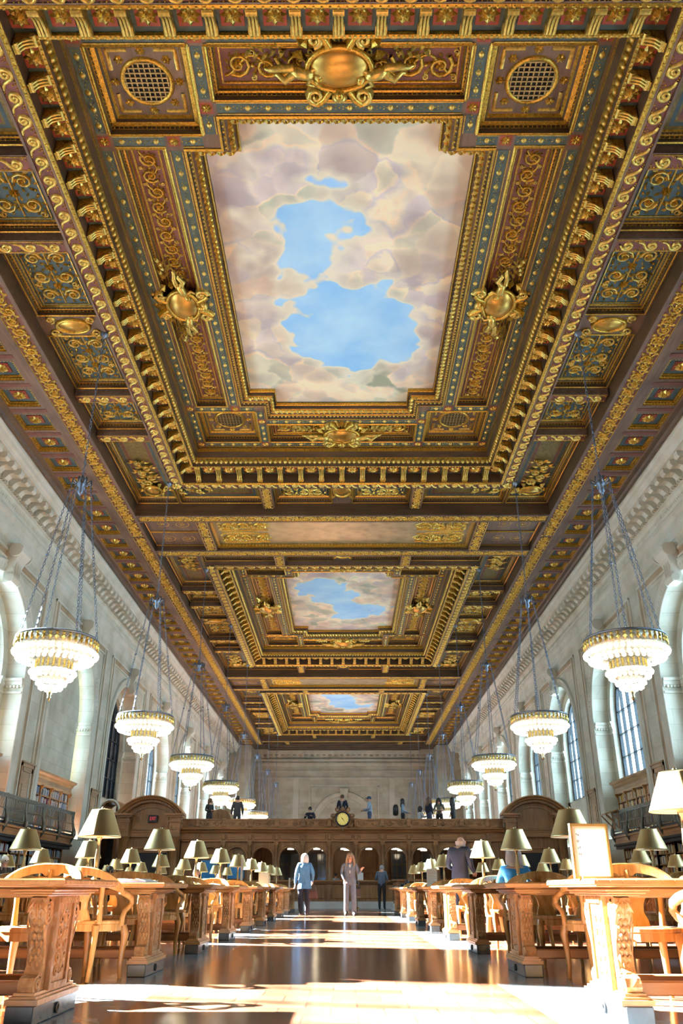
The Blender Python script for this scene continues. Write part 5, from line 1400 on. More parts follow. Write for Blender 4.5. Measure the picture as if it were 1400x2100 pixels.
for sgn, side, n in ((-1, 'left', 10), (1, 'right', 9)):
    for i in range(n):
        for k in range(4):
            if i == 0 and (k > 0 or sgn < 0): continue
            if i == 1 and k > 1: continue
            if lamp0 is None: lamp0 = o = make_lamp()
            else: o = copy_tree(lamp0)
            o.location = (sgn*LX[k], YT[i]+rc.uniform(-.03, .03), .80)
            tag(o, f'brass shaded table lamp, {ORD[k]} from the aisle on {ROWN[i]} {side} table', 'lamp', 'brass table lamps')

# ================================================================== SIGNS AND SMALL THINGS
sg = empty('framed_sign', (1.705, 5.75, .80), radians(6)); tag(sg, 'tall white sign in thin gold frame standing on the nearest right table', 'sign')
m = MB(); m.bbox(-.125, .125, -.004, .004, 0, .33, .001); b = obj('board', m, [M['sheet']], sg)
m = MB()
for (a, bb, c, d) in ((-.128,.128,0,.014),(-.128,.128,.318,.334),(-.128,-.114,0,.33),(.114,.128,0,.33)): m.box(a, bb, -.016, .016, c, d)
obj('frame', m, [M['goldframe']], sg)
m = MB()
for k, z in enumerate((.265, .225, .185, .145)):
    for q in range(3): m.box(-.088+q*.007+.002*k, -.084+q*.007+.002*k, -.006, -.0042, z-.004*((q+k) % 3), z+.010-.003*((q*2+k) % 3))
obj('faint_marks', m, [M['ink']], sg)
m = MB(); m.box(-.09, .09, -.05, .05, 0, .012); obj('foot', m, [M['goldframe']], sg)
def small_sign(px, Y, w, h, label, lines=0, rz=0.):
    x = (px-707)/1658*(.9058*Y+.03)+.095
    r = empty('paper_sign', (x, Y, .80), rz); tag(r, label, 'sign')
    m = MB(); m.box(-w/2, w/2, -.006, .006, 0, h); obj('sheet', m, [M['sheet']], r)
    m = MB(); m.box(-w/2, w/2, -.05, .05, 0, .008); m.box(-w/2-.004, -w/2, -.01, .01, 0, h); m.box(w/2, w/2+.004, -.01, .01, 0, h); obj('holder', m, [M['crystal']], r)
    if lines:
        m = MB()
        for k in range(lines): m.box(-w*.38, w*.38*(1 if k % 3 else .6), -.0075, -.006, h*.9-k*h*.8/lines-.004, h*.9-k*h*.8/lines)
        obj('printed_lines', m, [M['ink']], r)
small_sign(540, YT[6]-.1, .28, .36, 'blank white paper sign standing on a left table near the white haired woman')
small_sign(494, YT[5]-.2, .05, .62, 'tall narrow white stand seen edge on, left of the blank white sign')
small_sign(593, YT[9]-.3, .06, .34, 'narrow white stand at the far aisle end of the left tables')
small_sign(886, YT[5]-.1, .24, .40, 'white printed paper sign standing on a right table before the suited man', 9)
r = empty('paper_sign', (.78, SY-.28, 1.13)); tag(r, 'pale paper notice on the oak screen counter right of the aisle', 'sign'); m = MB(); m.box(-.13, .13, -.01, .01, 0, .30); obj('sheet', m, [M['paper']], r)
m = MB(); m.box(-.03, .03, -.0, .06, 0, .2); obj('easel', m, [M['iron']], r)
rs = random.Random(3)
for k, (sgn, i, x) in enumerate([(-1, 1, 2.0), (-1, 2, 3.1), (-1, 3, 2.2), (-1, 5, 2.3), (-1, 8, 2.1), (1, 7, 2.2), (1, 5, 2.9), (1, 3, 2.0), (1, 2, 3.2), (1, 8, 1.9)]):
    r = empty('open_book', (sgn*x, YT[i]-.25, .801), rs.uniform(-.5, .5)); tag(r, f'open white book lying on the {ROWN[i]} {"left" if sgn < 0 else "right"} table', 'book', 'open books on the tables')
    m = MB()
    for s in (-1, 1):
        m.loft([[(s*.002, -.14, 0), (s*.07, -.14, 0), (s*.2, -.14, 0), (s*.2, -.14, .012), (s*.10, -.14, .035), (s*.002, -.14, .02)], [(s*.002, .14, 0), (s*.07, .14, 0), (s*.2, .14, 0), (s*.2, .14, .012), (s*.10, .14, .035), (s*.002, .14, .02)]])
    obj('pages', m, [M['paper']], r)
    m = MB(); m.box(-.21, .21, -.15, .15, -.001, .003); obj('cover', m, [BM[k % 12]], r)
# brass stanchion by the counter
r = empty('stanchion', (.62, SY-.9, 0)); tag(r, 'short brass queue post beside the grey suited woman', 'post')
m = MB(); m.lathe([(.13, 0), (.13, .02), (.05, .05), (.025, .08)], 14); obj('base', m, [M['brass_stem']], r)
m = MB(); m.lathe([(.022, .06), (.022, .9), (.035, .92), (.03, .95), (.001, .97)], 10); obj('pole', m, [M['brass_stem']], r)

# ================================================================== CHANDELIERS
def make_chandelier():
    r = empty('chandelier')     # origin at the middle of the big ring, z = 0 there
    m = MB(); m.lathe([(.93, .10), (.99, .12), (1.0, .36), (.97, .40), (.94, .38), (.93, .10)], 48, caps=False)
    for k in range(40):
        a = 2*pi*k/40; c, s = cos(a), sin(a)
        m.xf = lambda u, v, h, c=c, s=s: ((1.0+h)*c-u*s, (1.0+h)*s+u*c, v)
        m.leaf(0, .14, pi/2, .2, .12, .04, 1); m.bead(0, .33, .04, .03, 1, 6); m.xf = None
    m.tube([(1.0*cos(2*pi*k/40), 1.0*sin(2*pi*k/40), .40) for k in range(41)], .028, 5, 2, caps=False)
    obj('crown_ring', m, [M['crystal'], M['gold2'], M['steel']], r)
    def tier(name, specs, par):
        mm = MB()
        for rad, z, n, br in specs:
            for k in range(n):
                a = 2*pi*(k+.5*(len(specs) > 1))/n; mm.sphere((rad*cos(a), rad*sin(a), z), br, 7, 5)
        o = obj(name, mm, [M['bulb']], par); o['kind'] = 'stuff'
    tier('bulb_ring', [(1.0, .02, 40, .068), (.90, -.12, 36, .062), (.76, -.17, 30, .058)], r)
    m = MB(); m.lathe([(.94, .1), (.84, -.05), (.70, -.10), (.52, -.12), (.46, -.14)], 36, caps=False); obj('bowl', m, [M['crystal']], r)
    m = MB(); m.lathe([(.40, -.12), (.43, -.16), (.43, -.36), (.46, -.38), (.30, -.42)], 28, caps=False)
    for k in range(20):
        a = 2*pi*k/20; m.box(.43*cos(a)-.02, .43*cos(a)+.02, .43*sin(a)-.02, .43*sin(a)+.02, -.36, -.16, 1)
    obj('neck', m, [M['crystal'], M['gold2']], r)
    tier('bulb_ring', [(.53, -.46, 24, .062), (.47, -.57, 22, .055)], r)
    m = MB(); m.lathe([(.40, -.42), (.40, -.56), (.30, -.62), (.24, -.66)], 24, caps=False); obj('bowl', m, [M['crystal']], r)
    tier('bulb_ring', [(.33, -.72, 16, .058), (.25, -.83, 12, .055), (.10, -.88, 6, .05)], r)
    m = MB(); m.lathe([(.10, -.82), (.05, -.92), (.075, -.96), (.04, -1.02), (.06, -1.06), (.035, -1.12), (.001, -1.16)], 12); obj('finial', m, [M['brass_stem']], r)
    # hub and chains of links
    HZ = 4.85
    m = MB(); m.lathe([(.02, HZ+.28), (.07, HZ+.2), (.03, HZ+.14), (.12, HZ+.06), (.13, HZ-.02), (.06, HZ-.1), (.09, HZ-.24), (.03, HZ-.32), (.001, HZ-.36)], 12)
    for k in range(8):
        a = pi*k/4; m.tube([(.15*cos(a), .15*sin(a), HZ), (.26*cos(a), .26*sin(a), HZ+.10), (.28*cos(a), .28*sin(a), HZ-.05)], [.03, .03, .02], 5)
    obj('hub', m, [M['steel']], r)
    def chain(mm, a, b, lk=.11, rr=.0095):
        A, B = Vector(a), Vector(b); d = B-A; n = max(2, int(d.length/(lk*.78))); t = d.normalized(); x = t.orthogonal().normalized(); y = t.cross(x)
        for k in range(n):
            c = A+d*((k+.5)/n); w = x if k % 2 else y
            pts = [tuple(c + t*(lk*.5*cos(q*pi/3)) + w*(lk*.27*sin(q*pi/3))) for q in range(7)]
            mm.tube(pts, rr, 3, caps=False)
    for k in range(6):
        a = 2*pi*(k+.25)/6; m = MB()
        p0 = (.25*cos(a), .25*sin(a), HZ-.06); p1 = (.96*cos(a), .96*sin(a), .40); chain(m, p0, p1)
        q = Vector(p0).lerp(Vector(p1), .48); m.sphere(tuple(q), .035, 6, 4, 0, (1.6, 1.6, .7))
        obj('chain', m, [M['steel']], r)
    m = MB(); chain(m, (0, 0, HZ+.28), (0, 0, 9.97), .13, .012); m.lathe([(.12, 10.02), (.13, 9.94), (.05, 9.86), (.02, 9.82)], 10); obj('main_chain', m, [M['steel']], r)
    return r
chand = None
for sgn, side in ((-1, 'left'), (1, 'right')):
    for k in range(8):
        if chand is None: chand = o = make_chandelier()
        else: o = copy_tree(chand)
        o.location = (sgn*7.2, 20+10*k, 6.10)
        tag(o, f'tiered crystal chandelier on long chains, {ROWN[k]} in the {side} row', 'chandelier', 'crystal chandeliers in two rows')
        ld = bpy.data.lights.new('chandelier_light', 'POINT'); ld.energy = CH_E*(1 if k < 3 else .3); ld.color = (1., .90, .74); ld.shadow_soft_size = .45
        lo = bpy.data.objects.new('chandelier_light', ld); COL.objects.link(lo); lo.location = (sgn*7.2, 20+10*k, 5.6)
# ================================================================== PEOPLE
SKIN = simple('skin', (.62, .36, .25), .5, 0, .06)
def cloth(n, c): return simple('cloth_'+n, c, .75, 0, .15, 12., .15)
CL = {'navy': cloth('navy', (.006, .011, .032)), 'black': cloth('black', (.010, .011, .014)), 'charcoal': cloth('charcoal', (.05, .055, .06)), 'grey': cloth('grey', (.085, .105, .14)), 'bluegrey': cloth('blue_grey', (.08, .115, .17)),
      'blue': cloth('blue', (.045, .16, .34)), 'ltblue': cloth('light_blue', (.30, .42, .55)), 'denim': cloth('denim', (.05, .08, .15)), 'white': cloth('white', (.7, .7, .7)), 'teal': cloth('bright_blue', (.008, .15, .34)), 'olive': cloth('olive_grey', (.16, .17, .14)), 'red': cloth('red', (.5, .04, .05)), 'brown': cloth('brown', (.12, .06, .04))}
HAIR = {'white': simple('white_hair', (.80, .76, .70), .6), 'grey': simple('grey_hair', (.30, .30, .31), .6), 'blonde': simple('blonde_hair', (.48, .32, .16), .5), 'brown': simple('brown_hair', (.10, .05, .025), .5), 'black': simple('black_hair', (.012, .010, .010), .45), 'cap': cloth('blue_cap', (.03, .07, .14)), 'dblonde': simple('dark_blonde_hair', (.25, .16, .09), .5)}
EYE = simple('eye_dark', (.02, .015, .012), .3); LIP = simple('lips', (.45, .14, .12), .5)
STAND = dict(pel=(0,0,.95), waist=(0,0,1.10), chest=(0,-.01,1.28), neck=(0,0,1.43), head=(0,-.02,1.555), top=(0,-.01,1.655),
    shL=(.17,0,1.385), shR=(-.17,0,1.385), elL=(.235,.02,1.12), elR=(-.235,.02,1.12), wrL=(.25,-.06,.89), wrR=(-.25,-.06,.89),
    hipL=(.09,0,.90), hipR=(-.09,0,.90), knL=(.10,-.01,.50), knR=(-.10,-.01,.50), anL=(.10,.02,.09), anR=(-.10,.02,.09), toL=(.11,-.14,.035), toR=(-.11,-.14,.035))
SIT = dict(STAND, pel=(0,0,.52), waist=(0,.01,.68), chest=(0,-.01,.88), neck=(0,-.02,1.03), head=(0,-.05,1.15), top=(0,-.04,1.25), shL=(.17,-.01,.98), shR=(-.17,-.01,.98),
    elL=(.25,-.08,.76), elR=(-.25,-.08,.76), wrL=(.16,-.30,.84), wrR=(-.16,-.30,.84), hipL=(.09,-.03,.50), hipR=(-.09,-.03,.50), knL=(.12,-.42,.50), knR=(-.12,-.42,.50), anL=(.12,-.42,.09), anR=(-.12,-.42,.09), toL=(.13,-.57,.035), toR=(-.13,-.57,.035))
EDG = [('pel','waist'),('waist','chest'),('chest','neck'),('neck','head'),('head','top'),('chest','shL'),('shL','elL'),('elL','wrL'),('chest','shR'),('shR','elR'),('elR','wrR'),('pel','hipL'),('hipL','knL'),('knL','anL'),('anL','toL'),('pel','hipR'),('hipR','knR'),('knR','anR'),('anR','toR')]
RAD = dict(pel=.135, waist=.12, chest=.135, neck=.05, head=.092, top=.062, shL=.072, shR=.072, elL=.05, elR=.05, wrL=.034, wrR=.034, hipL=.10, hipR=.10, knL=.066, knR=.066, anL=.048, anR=.048, toL=.036, toR=.036)
UP = {('pel','waist'),('waist','chest'),('chest','shL'),('shL','elL'),('elL','wrL'),('chest','shR'),('shR','elR'),('elR','wrR')}
def fingers(mb, w, el, side, s=1., curl=.5):
    W = Vector(w); d = (W-Vector(el)).normalized(); lat = d.cross(Vector((0, 0, 1)));  lat = lat.normalized() if lat.length > .1 else Vector((1, 0, 0))
    if abs(d.z) > .75: lat = Vector((0, 1, 0))
    nrm = d.cross(lat).normalized()
    P0 = W+d*.02; mb.tube([tuple(W-d*.01), tuple(W+d*.035), tuple(W+d*.075)], [.026, .036, .034], 7, flat=.55)
    for k, ln in enumerate((.055, .068, .072, .064, .05)):
        if k == 0:
            b = P0+lat*.03; mb.tube([tuple(b), tuple(b+lat*.018+d*.025), tuple(b+lat*.016+d*.055+nrm*.012)], [.012, .011, .008], 5)
        else:
            b = W+d*.072+lat*(.030-.0195*(k-1)); mb.tube([tuple(b), tuple(b+d*ln*.5+nrm*.006), tuple(b+d*ln*(.95-.3*curl)+nrm*(.02+.03*curl))], [.0095, .009, .0065], 5)
def figure(label, loc, rz, base=STAND, ov={}, rad={}, top='navy', low='black', shoe='black', hair='brown', style='short', scale=1., jacket=None, face=True, cat='person', group=None, feet=True, detail=1, sleeve=True):
    J = dict(base); J.update(ov); Rr = dict(RAD); Rr.update(rad)
    root = empty('person', loc, rz); root.scale = (scale,)*3; tag(root, label, cat, group)
    names = list(J); me = bpy.data.meshes.new('skel'); me.from_pydata([J[n] for n in names], [(names.index(a), names.index(b)) for a, b in EDG], []); me.update()
    o = bpy.data.objects.new('tmp', me); COL.objects.link(o)
    md = o.modifiers.new('s', 'SKIN'); md.use_smooth_shade = True
    if not me.skin_vertices: 
        bpy.context.view_layer.objects.active = o
    sv = me.skin_vertices[0].data if me.skin_vertices else None
    if sv:
        for i, n in enumerate(names):
            r_ = Rr[n]; sv[i].radius = (r_, r_*.85 if n in ('pel', 'waist', 'chest') else r_); sv[i].use_root = (n == 'pel')
    sb = o.modifiers.new('b', 'SUBSURF'); sb.levels = detail; sb.render_levels = detail
    bpy.context.view_layer.update()
    dg = bpy.context.evaluated_depsgraph_get(); bm = bpy.data.meshes.new_from_object(o.evaluated_get(dg)); bm.name = 'body'
    bpy.data.objects.remove(o)
    bm.materials.clear()
    for q in (CL[top], CL[low], CL[shoe], SKIN, HAIR.get(hair, SKIN) if hair else SKIN): bm.materials.append(q)
    V = {n: Vector(J[n]) for n in names}
    for p in bm.polygons:
        c = p.center; best = None
        for a, b in EDG:
            A, B = V[a], V[b]; AB = B-A; t = max(0, min(1, (c-A).dot(AB)/AB.length_squared)); d = (c-(A+AB*t)).length
            if best is None or d < best[0]: best = (d, a, b, t)
        _, a, b, t = best; e = (a, b)
        if e in UP: mi = 0
        elif e == ('chest', 'neck'): mi = 0 if t < .72 else 3
        elif a in ('neck', 'head'): mi = 3
        elif a in ('anL', 'anR'): mi = 2
        else: mi = 1
        if a.startswith('el') and (t > .9 or (not sleeve and t > .05)): mi = 3
        p.material_index = mi
    for p in bm.polygons: p.use_smooth = True
    obj('body', bm, None, root)
    hd = Vector(J['head']); tp = Vector(J['top'])
    m = MB()
    if style == 'short':
        m.sphere((hd.x, hd.y+.018, hd.z+.035), .104, 12, 7, 0, (.9, 1.0, 1.0))
    elif style == 'bob':
        m.sphere((hd.x, hd.y+.022, hd.z+.03), .118, 12, 7, 0, (.98, 1.0, 1.05)); m.loft([[(hd.x+.115*cos(a)*f, hd.y+.03+.10*sin(a)*f if sin(a) > -.35 else hd.y+.03-.035, hd.z+z) for a in [2*pi*k/14 for k in range(14)]] for z, f in ((.04, 1.0), (-.04, 1.05), (-.10, 1.0), (-.125, .8))], 0, True, True)
    elif style == 'long':
        m.sphere((hd.x, hd.y+.022, hd.z+.035), .114, 12, 7, 0, (.95, 1.0, 1.0)); m.loft([[(hd.x+.112*cos(a)*f, (hd.y+.04+.085*sin(a)*f) if sin(a) > -.3 else hd.y+.04-.03*f, hd.z+z) for a in [2*pi*k/14 for k in range(14)]] for z, f in ((.05, .98), (-.06, 1.1), (-.16, 1.22), (-.24, 1.12), (-.30, .7))], 0, True, True)
        for s in (-1, 1): m.tube([(hd.x+s*.07, hd.y-.045, hd.z+.07), (hd.x+s*.10, hd.y-.05, hd.z-.02), (hd.x+s*.115, hd.y-.05, hd.z-.13), (hd.x+s*.10, hd.y-.07, hd.z-.24)], [.03, .035, .04, .015], 6)
    elif style == 'cap':
        m.sphere((hd.x, hd.y+.008, hd.z+.05), .106, 12, 6, 0, (.95, 1.05, .85)); m.box(hd.x-.07, hd.x+.07, hd.y-.17, hd.y-.05, hd.z+.035, hd.z+.05)
    elif style == 'bald':
        m.loft([[(hd.x+.098*cos(a), hd.y+.015+.098*sin(a) if sin(a) > -.2 else hd.y-.005, hd.z+z) for a in [2*pi*k/14 for k in range(14)]] for z in (.02, -.03, -.07)], 0, True, True)
    if hair: obj('hair' if style != 'cap' else 'cap', m, [HAIR[hair]], root)
    if face:
        m = MB(); y = hd.y-.088
        m.tube([(hd.x, y-.004, hd.z+.022), (hd.x, y-.022, hd.z-.012)], [.008, .013], 5, 0)
        for s in (-1, 1):
            m.sphere((hd.x+s*.033, y+.006, hd.z+.022), .0135, 6, 4, 1); m.sphere((hd.x+s*.094, hd.y+.005, hd.z+.0), .022, 6, 4, 0, (.5, 1, 1.4))
        m.tube([(hd.x-.024, y+.006, hd.z-.043), (hd.x, y-.001, hd.z-.044), (hd.x+.024, y+.006, hd.z-.043)], .006, 5, 2); obj('face', m, [SKIN, EYE, LIP], root)
    for s in ('L', 'R'):
        m = MB(); fingers(m, J['wr'+s], J['el'+s], s); obj('hand', m, [SKIN], root)
    if jacket: obj('jacket', jacket, [CL[top], CL['white'], CL['black']], root)
    return root
def PX(px, Y, z=.9): return (px-707)/1658*(.9058*Y+.4235*(z-H))+.095

# --- the woman with white hair walking away
J1 = MB(); n = 16
J1.loft([[(rx*cos(2*pi*k/n), cy+ry*sin(2*pi*k/n), z) for k in range(n)] for z, rx, ry, cy in ((.74,.215,.165,.01),(.80,.21,.16,.01),(.95,.19,.145,.0),(1.10,.165,.125,0),(1.24,.185,.135,-.005),(1.36,.20,.12,0),(1.42,.12,.085,0),(1.46,.06,.06,0))], 0, False, True)
J1.tube([(0, .166, .76), (0, .15, .95)], .006, 4, 2); J1.tube([(-.05, .07, 1.43), (0, .085, 1.455), (.05, .07, 1.43)], .022, 6)
figure('woman with white hair walking away up the aisle in a blue jacket and dark trousers', (PX(624, 27.4), 27.4, 0), pi+.12, STAND,
    dict(hipL=(.09,0,.90), knL=(.10,-.12,.50), anL=(.10,.10,.13), toL=(.10,-.04,.05), knR=(-.10,-.06,.50), anR=(-.10,-.16,.09), toR=(-.11,-.31,.04), elR=(-.25,.07,1.13), wrR=(-.24,-.10,.92), elL=(.25,.06,1.12), wrL=(.27,-.03,.86)),
    dict(hipL=.115, hipR=.115, knL=.09, knR=.09, anL=.075, anR=.075, pel=.15, elL=.06, elR=.06, shL=.08, shR=.08), 'blue', 'navy', 'black', 'white', 'bob', 1.04, J1, detail=2)
# --- the woman in a grey trouser suit coming towards us
J2 = MB()
J2.loft([[(rx*cos(2*pi*k/n), cy+ry*sin(2*pi*k/n), z) for k in range(n)] for z, rx, ry, cy in ((.86,.195,.145,.0),(.92,.19,.14,0),(1.02,.168,.125,0),(1.12,.155,.12,0),(1.24,.175,.138,-.012),(1.34,.175,.12,0),(1.41,.11,.08,.01))], 0, False, True)
for s in (-1, 1): J2.loft([[(s*.01,-.136,1.12),(s*.05,-.142,1.26),(s*.085,-.12,1.38),(s*.06,-.085,1.43),(s*.03,-.12,1.36)],[(s*.012,-.146,1.12),(s*.06,-.158,1.26),(s*.10,-.13,1.38),(s*.07,-.09,1.44),(s*.035,-.13,1.36)]], 0, True)
for z in (.98, 1.04, 1.10): J2.sphere((0, -.128, z), .012, 6, 4, 2)
J2.loft([[(-.008,-.14,1.13),(.008,-.14,1.13),(.03,-.112,1.38),(-.03,-.112,1.38)],[(-.008,-.15,1.13),(.008,-.15,1.13),(.03,-.122,1.38),(-.03,-.122,1.38)]], 1, True)
figure('blonde woman in a grey trouser suit walking towards us down the aisle', (PX(717, 27.6), 27.6, 0), .05, STAND,
    dict(knL=(.11,-.06,.50), anL=(.12,-.05,.09), toL=(.14,-.20,.035), knR=(-.10,.0,.50), anR=(-.105,.04,.10), toR=(-.12,-.11,.035), elL=(.27,-.03,1.13), wrL=(.34,-.16,1.24), elR=(-.24,.0,1.14), wrR=(-.16,-.14,.95), head=(.015,-.025,1.56), top=(.02,-.015,1.655)),
    dict(hipL=.105, hipR=.105, knL=.080, knR=.080, anL=.078, anR=.078, elL=.05, elR=.05, neck=.045), 'grey', 'bluegrey', 'black', 'dblonde', 'long', 1.06, J2, detail=2)
def bag(label, loc, col, w=.17, h=.22):
    r = empty('handbag', loc); tag(r, label, 'bag')
    m = MB(); m.loft([[(x*f, y*f, z) for x, y in ((-w,-.06),(w,-.06),(w*1.05,0),(w,.06),(-w,.06),(-w*1.05,0))] for f, z in ((.8, -h), (1.02, -h+.04), (1, -.06), (.82, 0))], 0, True, False); obj('pouch', m, [col], r)
    m = MB(); m.tube([(-w*.6, 0, -.01), (-w*.5, 0, .13), (0, 0, .19), (w*.5, 0, .13), (w*.6, 0, -.01)], .012, 5); obj('strap', m, [col], r)
bag('brown leather handbag hanging from the right hand of the white haired woman', (PX(642, 27.4), 27.45, .72), simple('brown_leather', (.07, .03, .03), .4), .13, .24)
bag('black handbag on the arm of the woman in the grey suit', (PX(731, 27.65), 27.75, .82), M['leather'], .12, .30)

# --- readers and staff among the tables
figure('balding man in a dark navy suit standing among the right tables, turned aside', (PX(945, 16.7), 16.75, 0), pi-.55, STAND, dict(neck=(.0,-.05,1.42), head=(.0,-.10,1.535), top=(0,-.09,1.64), chest=(0,-.04,1.28), wrL=(.18,-.26,1.05), elL=(.26,-.04,1.12), wrR=(-.15,-.28,1.02)), dict(chest=.15, waist=.145, shL=.085, shR=.085), 'navy', 'navy', 'black', 'grey', 'bald', 1.02, detail=1)
figure('grey haired reader in a blue jacket and red strap seated among the right tables', (PX(1055, 13.0), 12.95, 0), pi-.15, SIT, {}, dict(chest=.15), 'teal', 'denim', 'black', 'grey', 'bob', 1.02, face=True)
figure('man with glasses in a dark jacket and white shirt seated at the left side', (PX(222, 22.2), 22.2, 0), .35, SIT, {}, {}, 'navy', 'black', 'black', 'black', 'short', 1.0)
figure('white haired man in a dark jacket at the far left edge', (PX(0, 19.6), 19.6, 0), .9, STAND, dict(head=(0,-.05,1.42), neck=(0,-.02,1.32), top=(0,-.05,1.52), chest=(0,0,1.16), shL=(.17,0,1.26), shR=(-.17,0,1.26)), {}, 'black', 'black', 'black', 'white', 'short', .92)
figure('reader in a bright blue top bent over a left table', (PX(447, 25.0), 25.0, 0), .3, SIT, dict(head=(0,-.16,1.02), top=(0,-.18,1.11), neck=(0,-.10,.96)), {}, 'teal', 'denim', 'black', 'black', 'short', 1.)
figure('reader in a pale blue shirt seated left of the bright blue top', (PX(402, 25.), 25.0, 0), -.3, SIT, {}, {}, 'ltblue', 'denim', 'black', 'brown', 'short', 1.)
figure('small dark haired reader bent low at the far right table', (PX(834, 30.6), 30.9, 0), .1, SIT, dict(head=(0,-.2,.98), top=(0,-.22,1.07), neck=(0,-.12,.93)), {}, 'charcoal', 'black', 'black', 'black', 'short', .95)
figure('man in grey blue shirt and dark trousers standing back to us by the oak desk', (PX(782, 36.4), 36.2, 0), pi-.2, STAND, dict(wrL=(.2,-.25,1.06), wrR=(-.2,-.25,1.06), head=(0,-.09,1.53), top=(0,-.09,1.63)), dict(chest=.15, waist=.15), 'bluegrey', 'black', 'black', 'grey', 'short', 1., sleeve=False)
figure('clerk in a pale shirt seated behind the screen counter at centre', (PX(688, 40.6), 40.7, 0), .4, STAND, {}, {}, 'ltblue', 'black', 'black', 'black', 'short', .86)
figure('clerk in a white shirt behind the screen counter left of centre', (PX(607, 40.9), 40.9, 0), -.2, STAND, {}, {}, 'white', 'black', 'black', 'black', 'short', .86)
# --- visitors on the upper floor
ZU = 3.08
def up(px, Y, *a, **k): return (PX(px, Y, 4), Y, ZU)
G = 'visitors standing on the upper floor'
figure('man in a navy suit and tie standing above the wall clock', up(702, 40.7), -.15, STAND, dict(wrL=(.06,-.16,.98), wrR=(-.06,-.16,.98)), dict(chest=.15, waist=.14), 'navy', 'navy', 'black', 'brown', 'short', 1.06, group=G)
m = MB(); m.loft([[(-.05,-.142,1.38),(.05,-.142,1.38),(.012,-.148,1.10),(-.012,-.148,1.10)],[(-.05,-.15,1.38),(.05,-.15,1.38),(.012,-.158,1.10),(-.012,-.158,1.10)]], 0); m.loft([[(-.014,-.152,1.37),(.014,-.152,1.37),(.016,-.16,1.08),(-.016,-.16,1.08)],[(-.014,-.16,1.37),(.014,-.16,1.37),(.016,-.17,1.08),(-.016,-.17,1.08)]], 1)
obj('shirt_and_tie', m, [CL['white'], CL['black']], [o for o in COL.objects if o.name.startswith('person')][-1])
figure('man in a blue cap and light blue jacket on the upper floor, facing left', up(758, 41.0), -pi/2-.1, STAND, dict(wrL=(.12,-.30,1.08), wrR=(-.12,-.28,1.06), elL=(.23,-.04,1.13)), dict(chest=.15, waist=.15, pel=.15), 'ltblue', 'denim', 'black', 'cap', 'cap', 1.03, group=G)
figure('person in a dark jacket, only head and shoulders above the parapet left of clock', (PX(636, 41.2, 3.7), 41.2, ZU), -.2, SIT, {}, {}, 'navy', 'black', 'black', 'black', 'short', 1.0, group=G)
figure('woman with reddish brown bob in a dark jacket before the wooden hood', up(429, 41.5), .9, STAND, dict(wrL=(.08,-.22,1.15), wrR=(-.05,-.22,1.12)), dict(), 'black', 'black', 'black', 'brown', 'bob', 1.0, group=G)
figure('man in a grey hooded coat with his back to us on the upper floor', up(486, 41.6), pi+.2, STAND, {}, dict(chest=.16, waist=.16, pel=.16, elL=.065, elR=.065), 'charcoal', 'charcoal', 'black', 'black', 'short', 1.08, group=G)
figure('woman with long black hair carrying a black backpack on the upper floor', up(826, 41.2), pi/2, STAND, dict(wrL=(.14,-.30,1.02), wrR=(-.14,-.30,1.02)), {}, 'ltblue', 'black', 'black', 'black', 'long', .98, group=G)
bp = empty('backpack', (PX(812, 41.2, 4), 41.2, ZU+1.12)); tag(bp, 'black backpack worn by the long haired woman on the upper floor', 'backpack')
m = MB(); m.loft([[(-.13*f,-.16*f,z),(.10*f,-.17*f,z),(.10*f,.17*f,z),(-.13*f,.16*f,z)] for f, z in ((.7,-.24),(1.05,-.18),(1.1,.08),(.9,.2),(.5,.26))], 0, True, True); obj('bag_body', m, [M['leather']], bp)
figure('dark haired child in a pale top, head above the parapet right of backpack', (PX(861, 41.2, 3.8), 41.2, ZU), pi/2+.4, SIT, {}, {}, 'white', 'black', 'black', 'black', 'bob', 1.02, group=G)
figure('brown haired woman in a dark top and jeans, left of the group of three', up(880, 40.9), pi/2+.5, STAND, {}, {}, 'navy', 'denim', 'black', 'brown', 'long', 1.0, group=G)
figure('woman in a grey top with black hair, middle of the group of three', up(901, 41.9), -.2, STAND, dict(wrL=(.05,-.24,1.12), wrR=(-.05,-.24,1.12)), {}, 'olive', 'charcoal', 'black', 'black', 'long', 1.04, group=G, sleeve=False)
figure('woman with long dark hair in a dark dress, right of the group of three', up(929, 41.3), -pi/2-.4, STAND, {}, dict(pel=.15), 'black', 'black', 'black', 'black', 'long', 1.02, group=G)
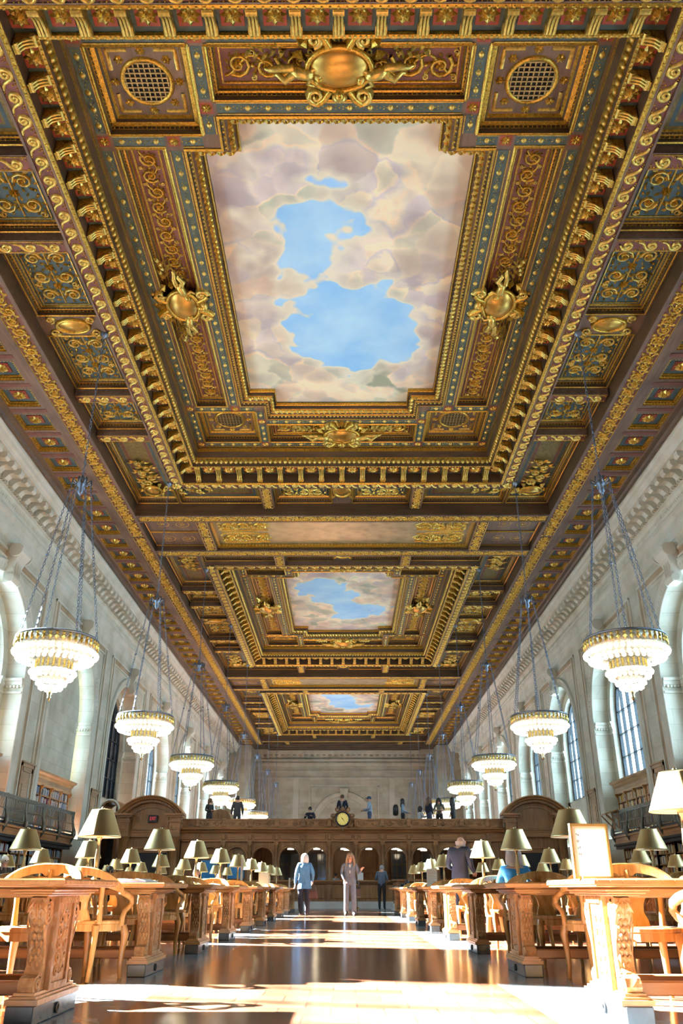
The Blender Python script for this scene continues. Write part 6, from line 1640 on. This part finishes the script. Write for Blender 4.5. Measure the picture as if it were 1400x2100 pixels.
# ================================================================== LIGHT, SKY, CAMERA
w = bpy.data.worlds.new('sky'); SC.world = w; w.use_nodes = True; t = w.node_tree; t.nodes.clear()
wo = t.nodes.new('ShaderNodeOutputWorld'); bg = t.nodes.new('ShaderNodeBackground'); bg.inputs[0].default_value = (.56, .82, 1., 1); bg.inputs[1].default_value = SKY_E
t.links.new(bg.outputs[0], wo.inputs[0])
sd = bpy.data.lights.new('sun', 'SUN'); sd.energy = SUN_E; sd.angle = radians(1.); sd.color = (1, .99, .97)
so = bpy.data.objects.new('sun', sd); COL.objects.link(so); so.location = (-30, 30, 30)
so.rotation_euler = Vector((15.0, -4.5, -8.6)).to_track_quat('-Z', 'Y').to_euler()
for sgn in (-1, 1):
    for c in CEN[1:]:
        if (sgn, c) in DARK: continue
        ad = bpy.data.lights.new('window_portal', 'AREA'); ad.shape = 'RECTANGLE'; ad.size = 5.7; ad.size_y = 6.0
        ad.cycles.is_portal = True
        ao = bpy.data.objects.new('window_portal', ad); COL.objects.link(ao); ao.location = (sgn*(WX+1.36), c, SILL+2.98)
        ao.rotation_euler = Vector((-sgn, 0, 0)).to_track_quat('-Z', 'Y').to_euler()
cam = bpy.data.cameras.new('camera'); co = bpy.data.objects.new('camera', cam); COL.objects.link(co)
co.location = (.095, 0, H); T = radians(25.06); psi = .0038
co.rotation_euler = (pi/2 + T, 0, psi)
cam.sensor_fit = 'VERTICAL'; cam.sensor_height = 36; cam.lens = 1658/2100*36
cam.clip_end = 400; cam.clip_start = .05
SC.camera = co
SC.view_settings.view_transform = VT; SC.view_settings.look = VL; SC.view_settings.exposure = EXPO; SC.view_settings.gamma = 1.0
c = SC.cycles; c.use_denoising = True; c.max_bounces = 5; c.diffuse_bounces = 3; c.glossy_bounces = 3; c.transmission_bounces = 3; c.transparent_max_bounces = 6
c.sample_clamp_indirect = 8; c.caustics_reflective = False; c.caustics_refractive = False
try: c.denoiser = 'OPENIMAGEDENOISE'
except Exception: pass
c.use_adaptive_sampling = True; c.adaptive_threshold = .12; c.adaptive_min_samples = 16; c.time_limit = 650; c.use_auto_tile = False
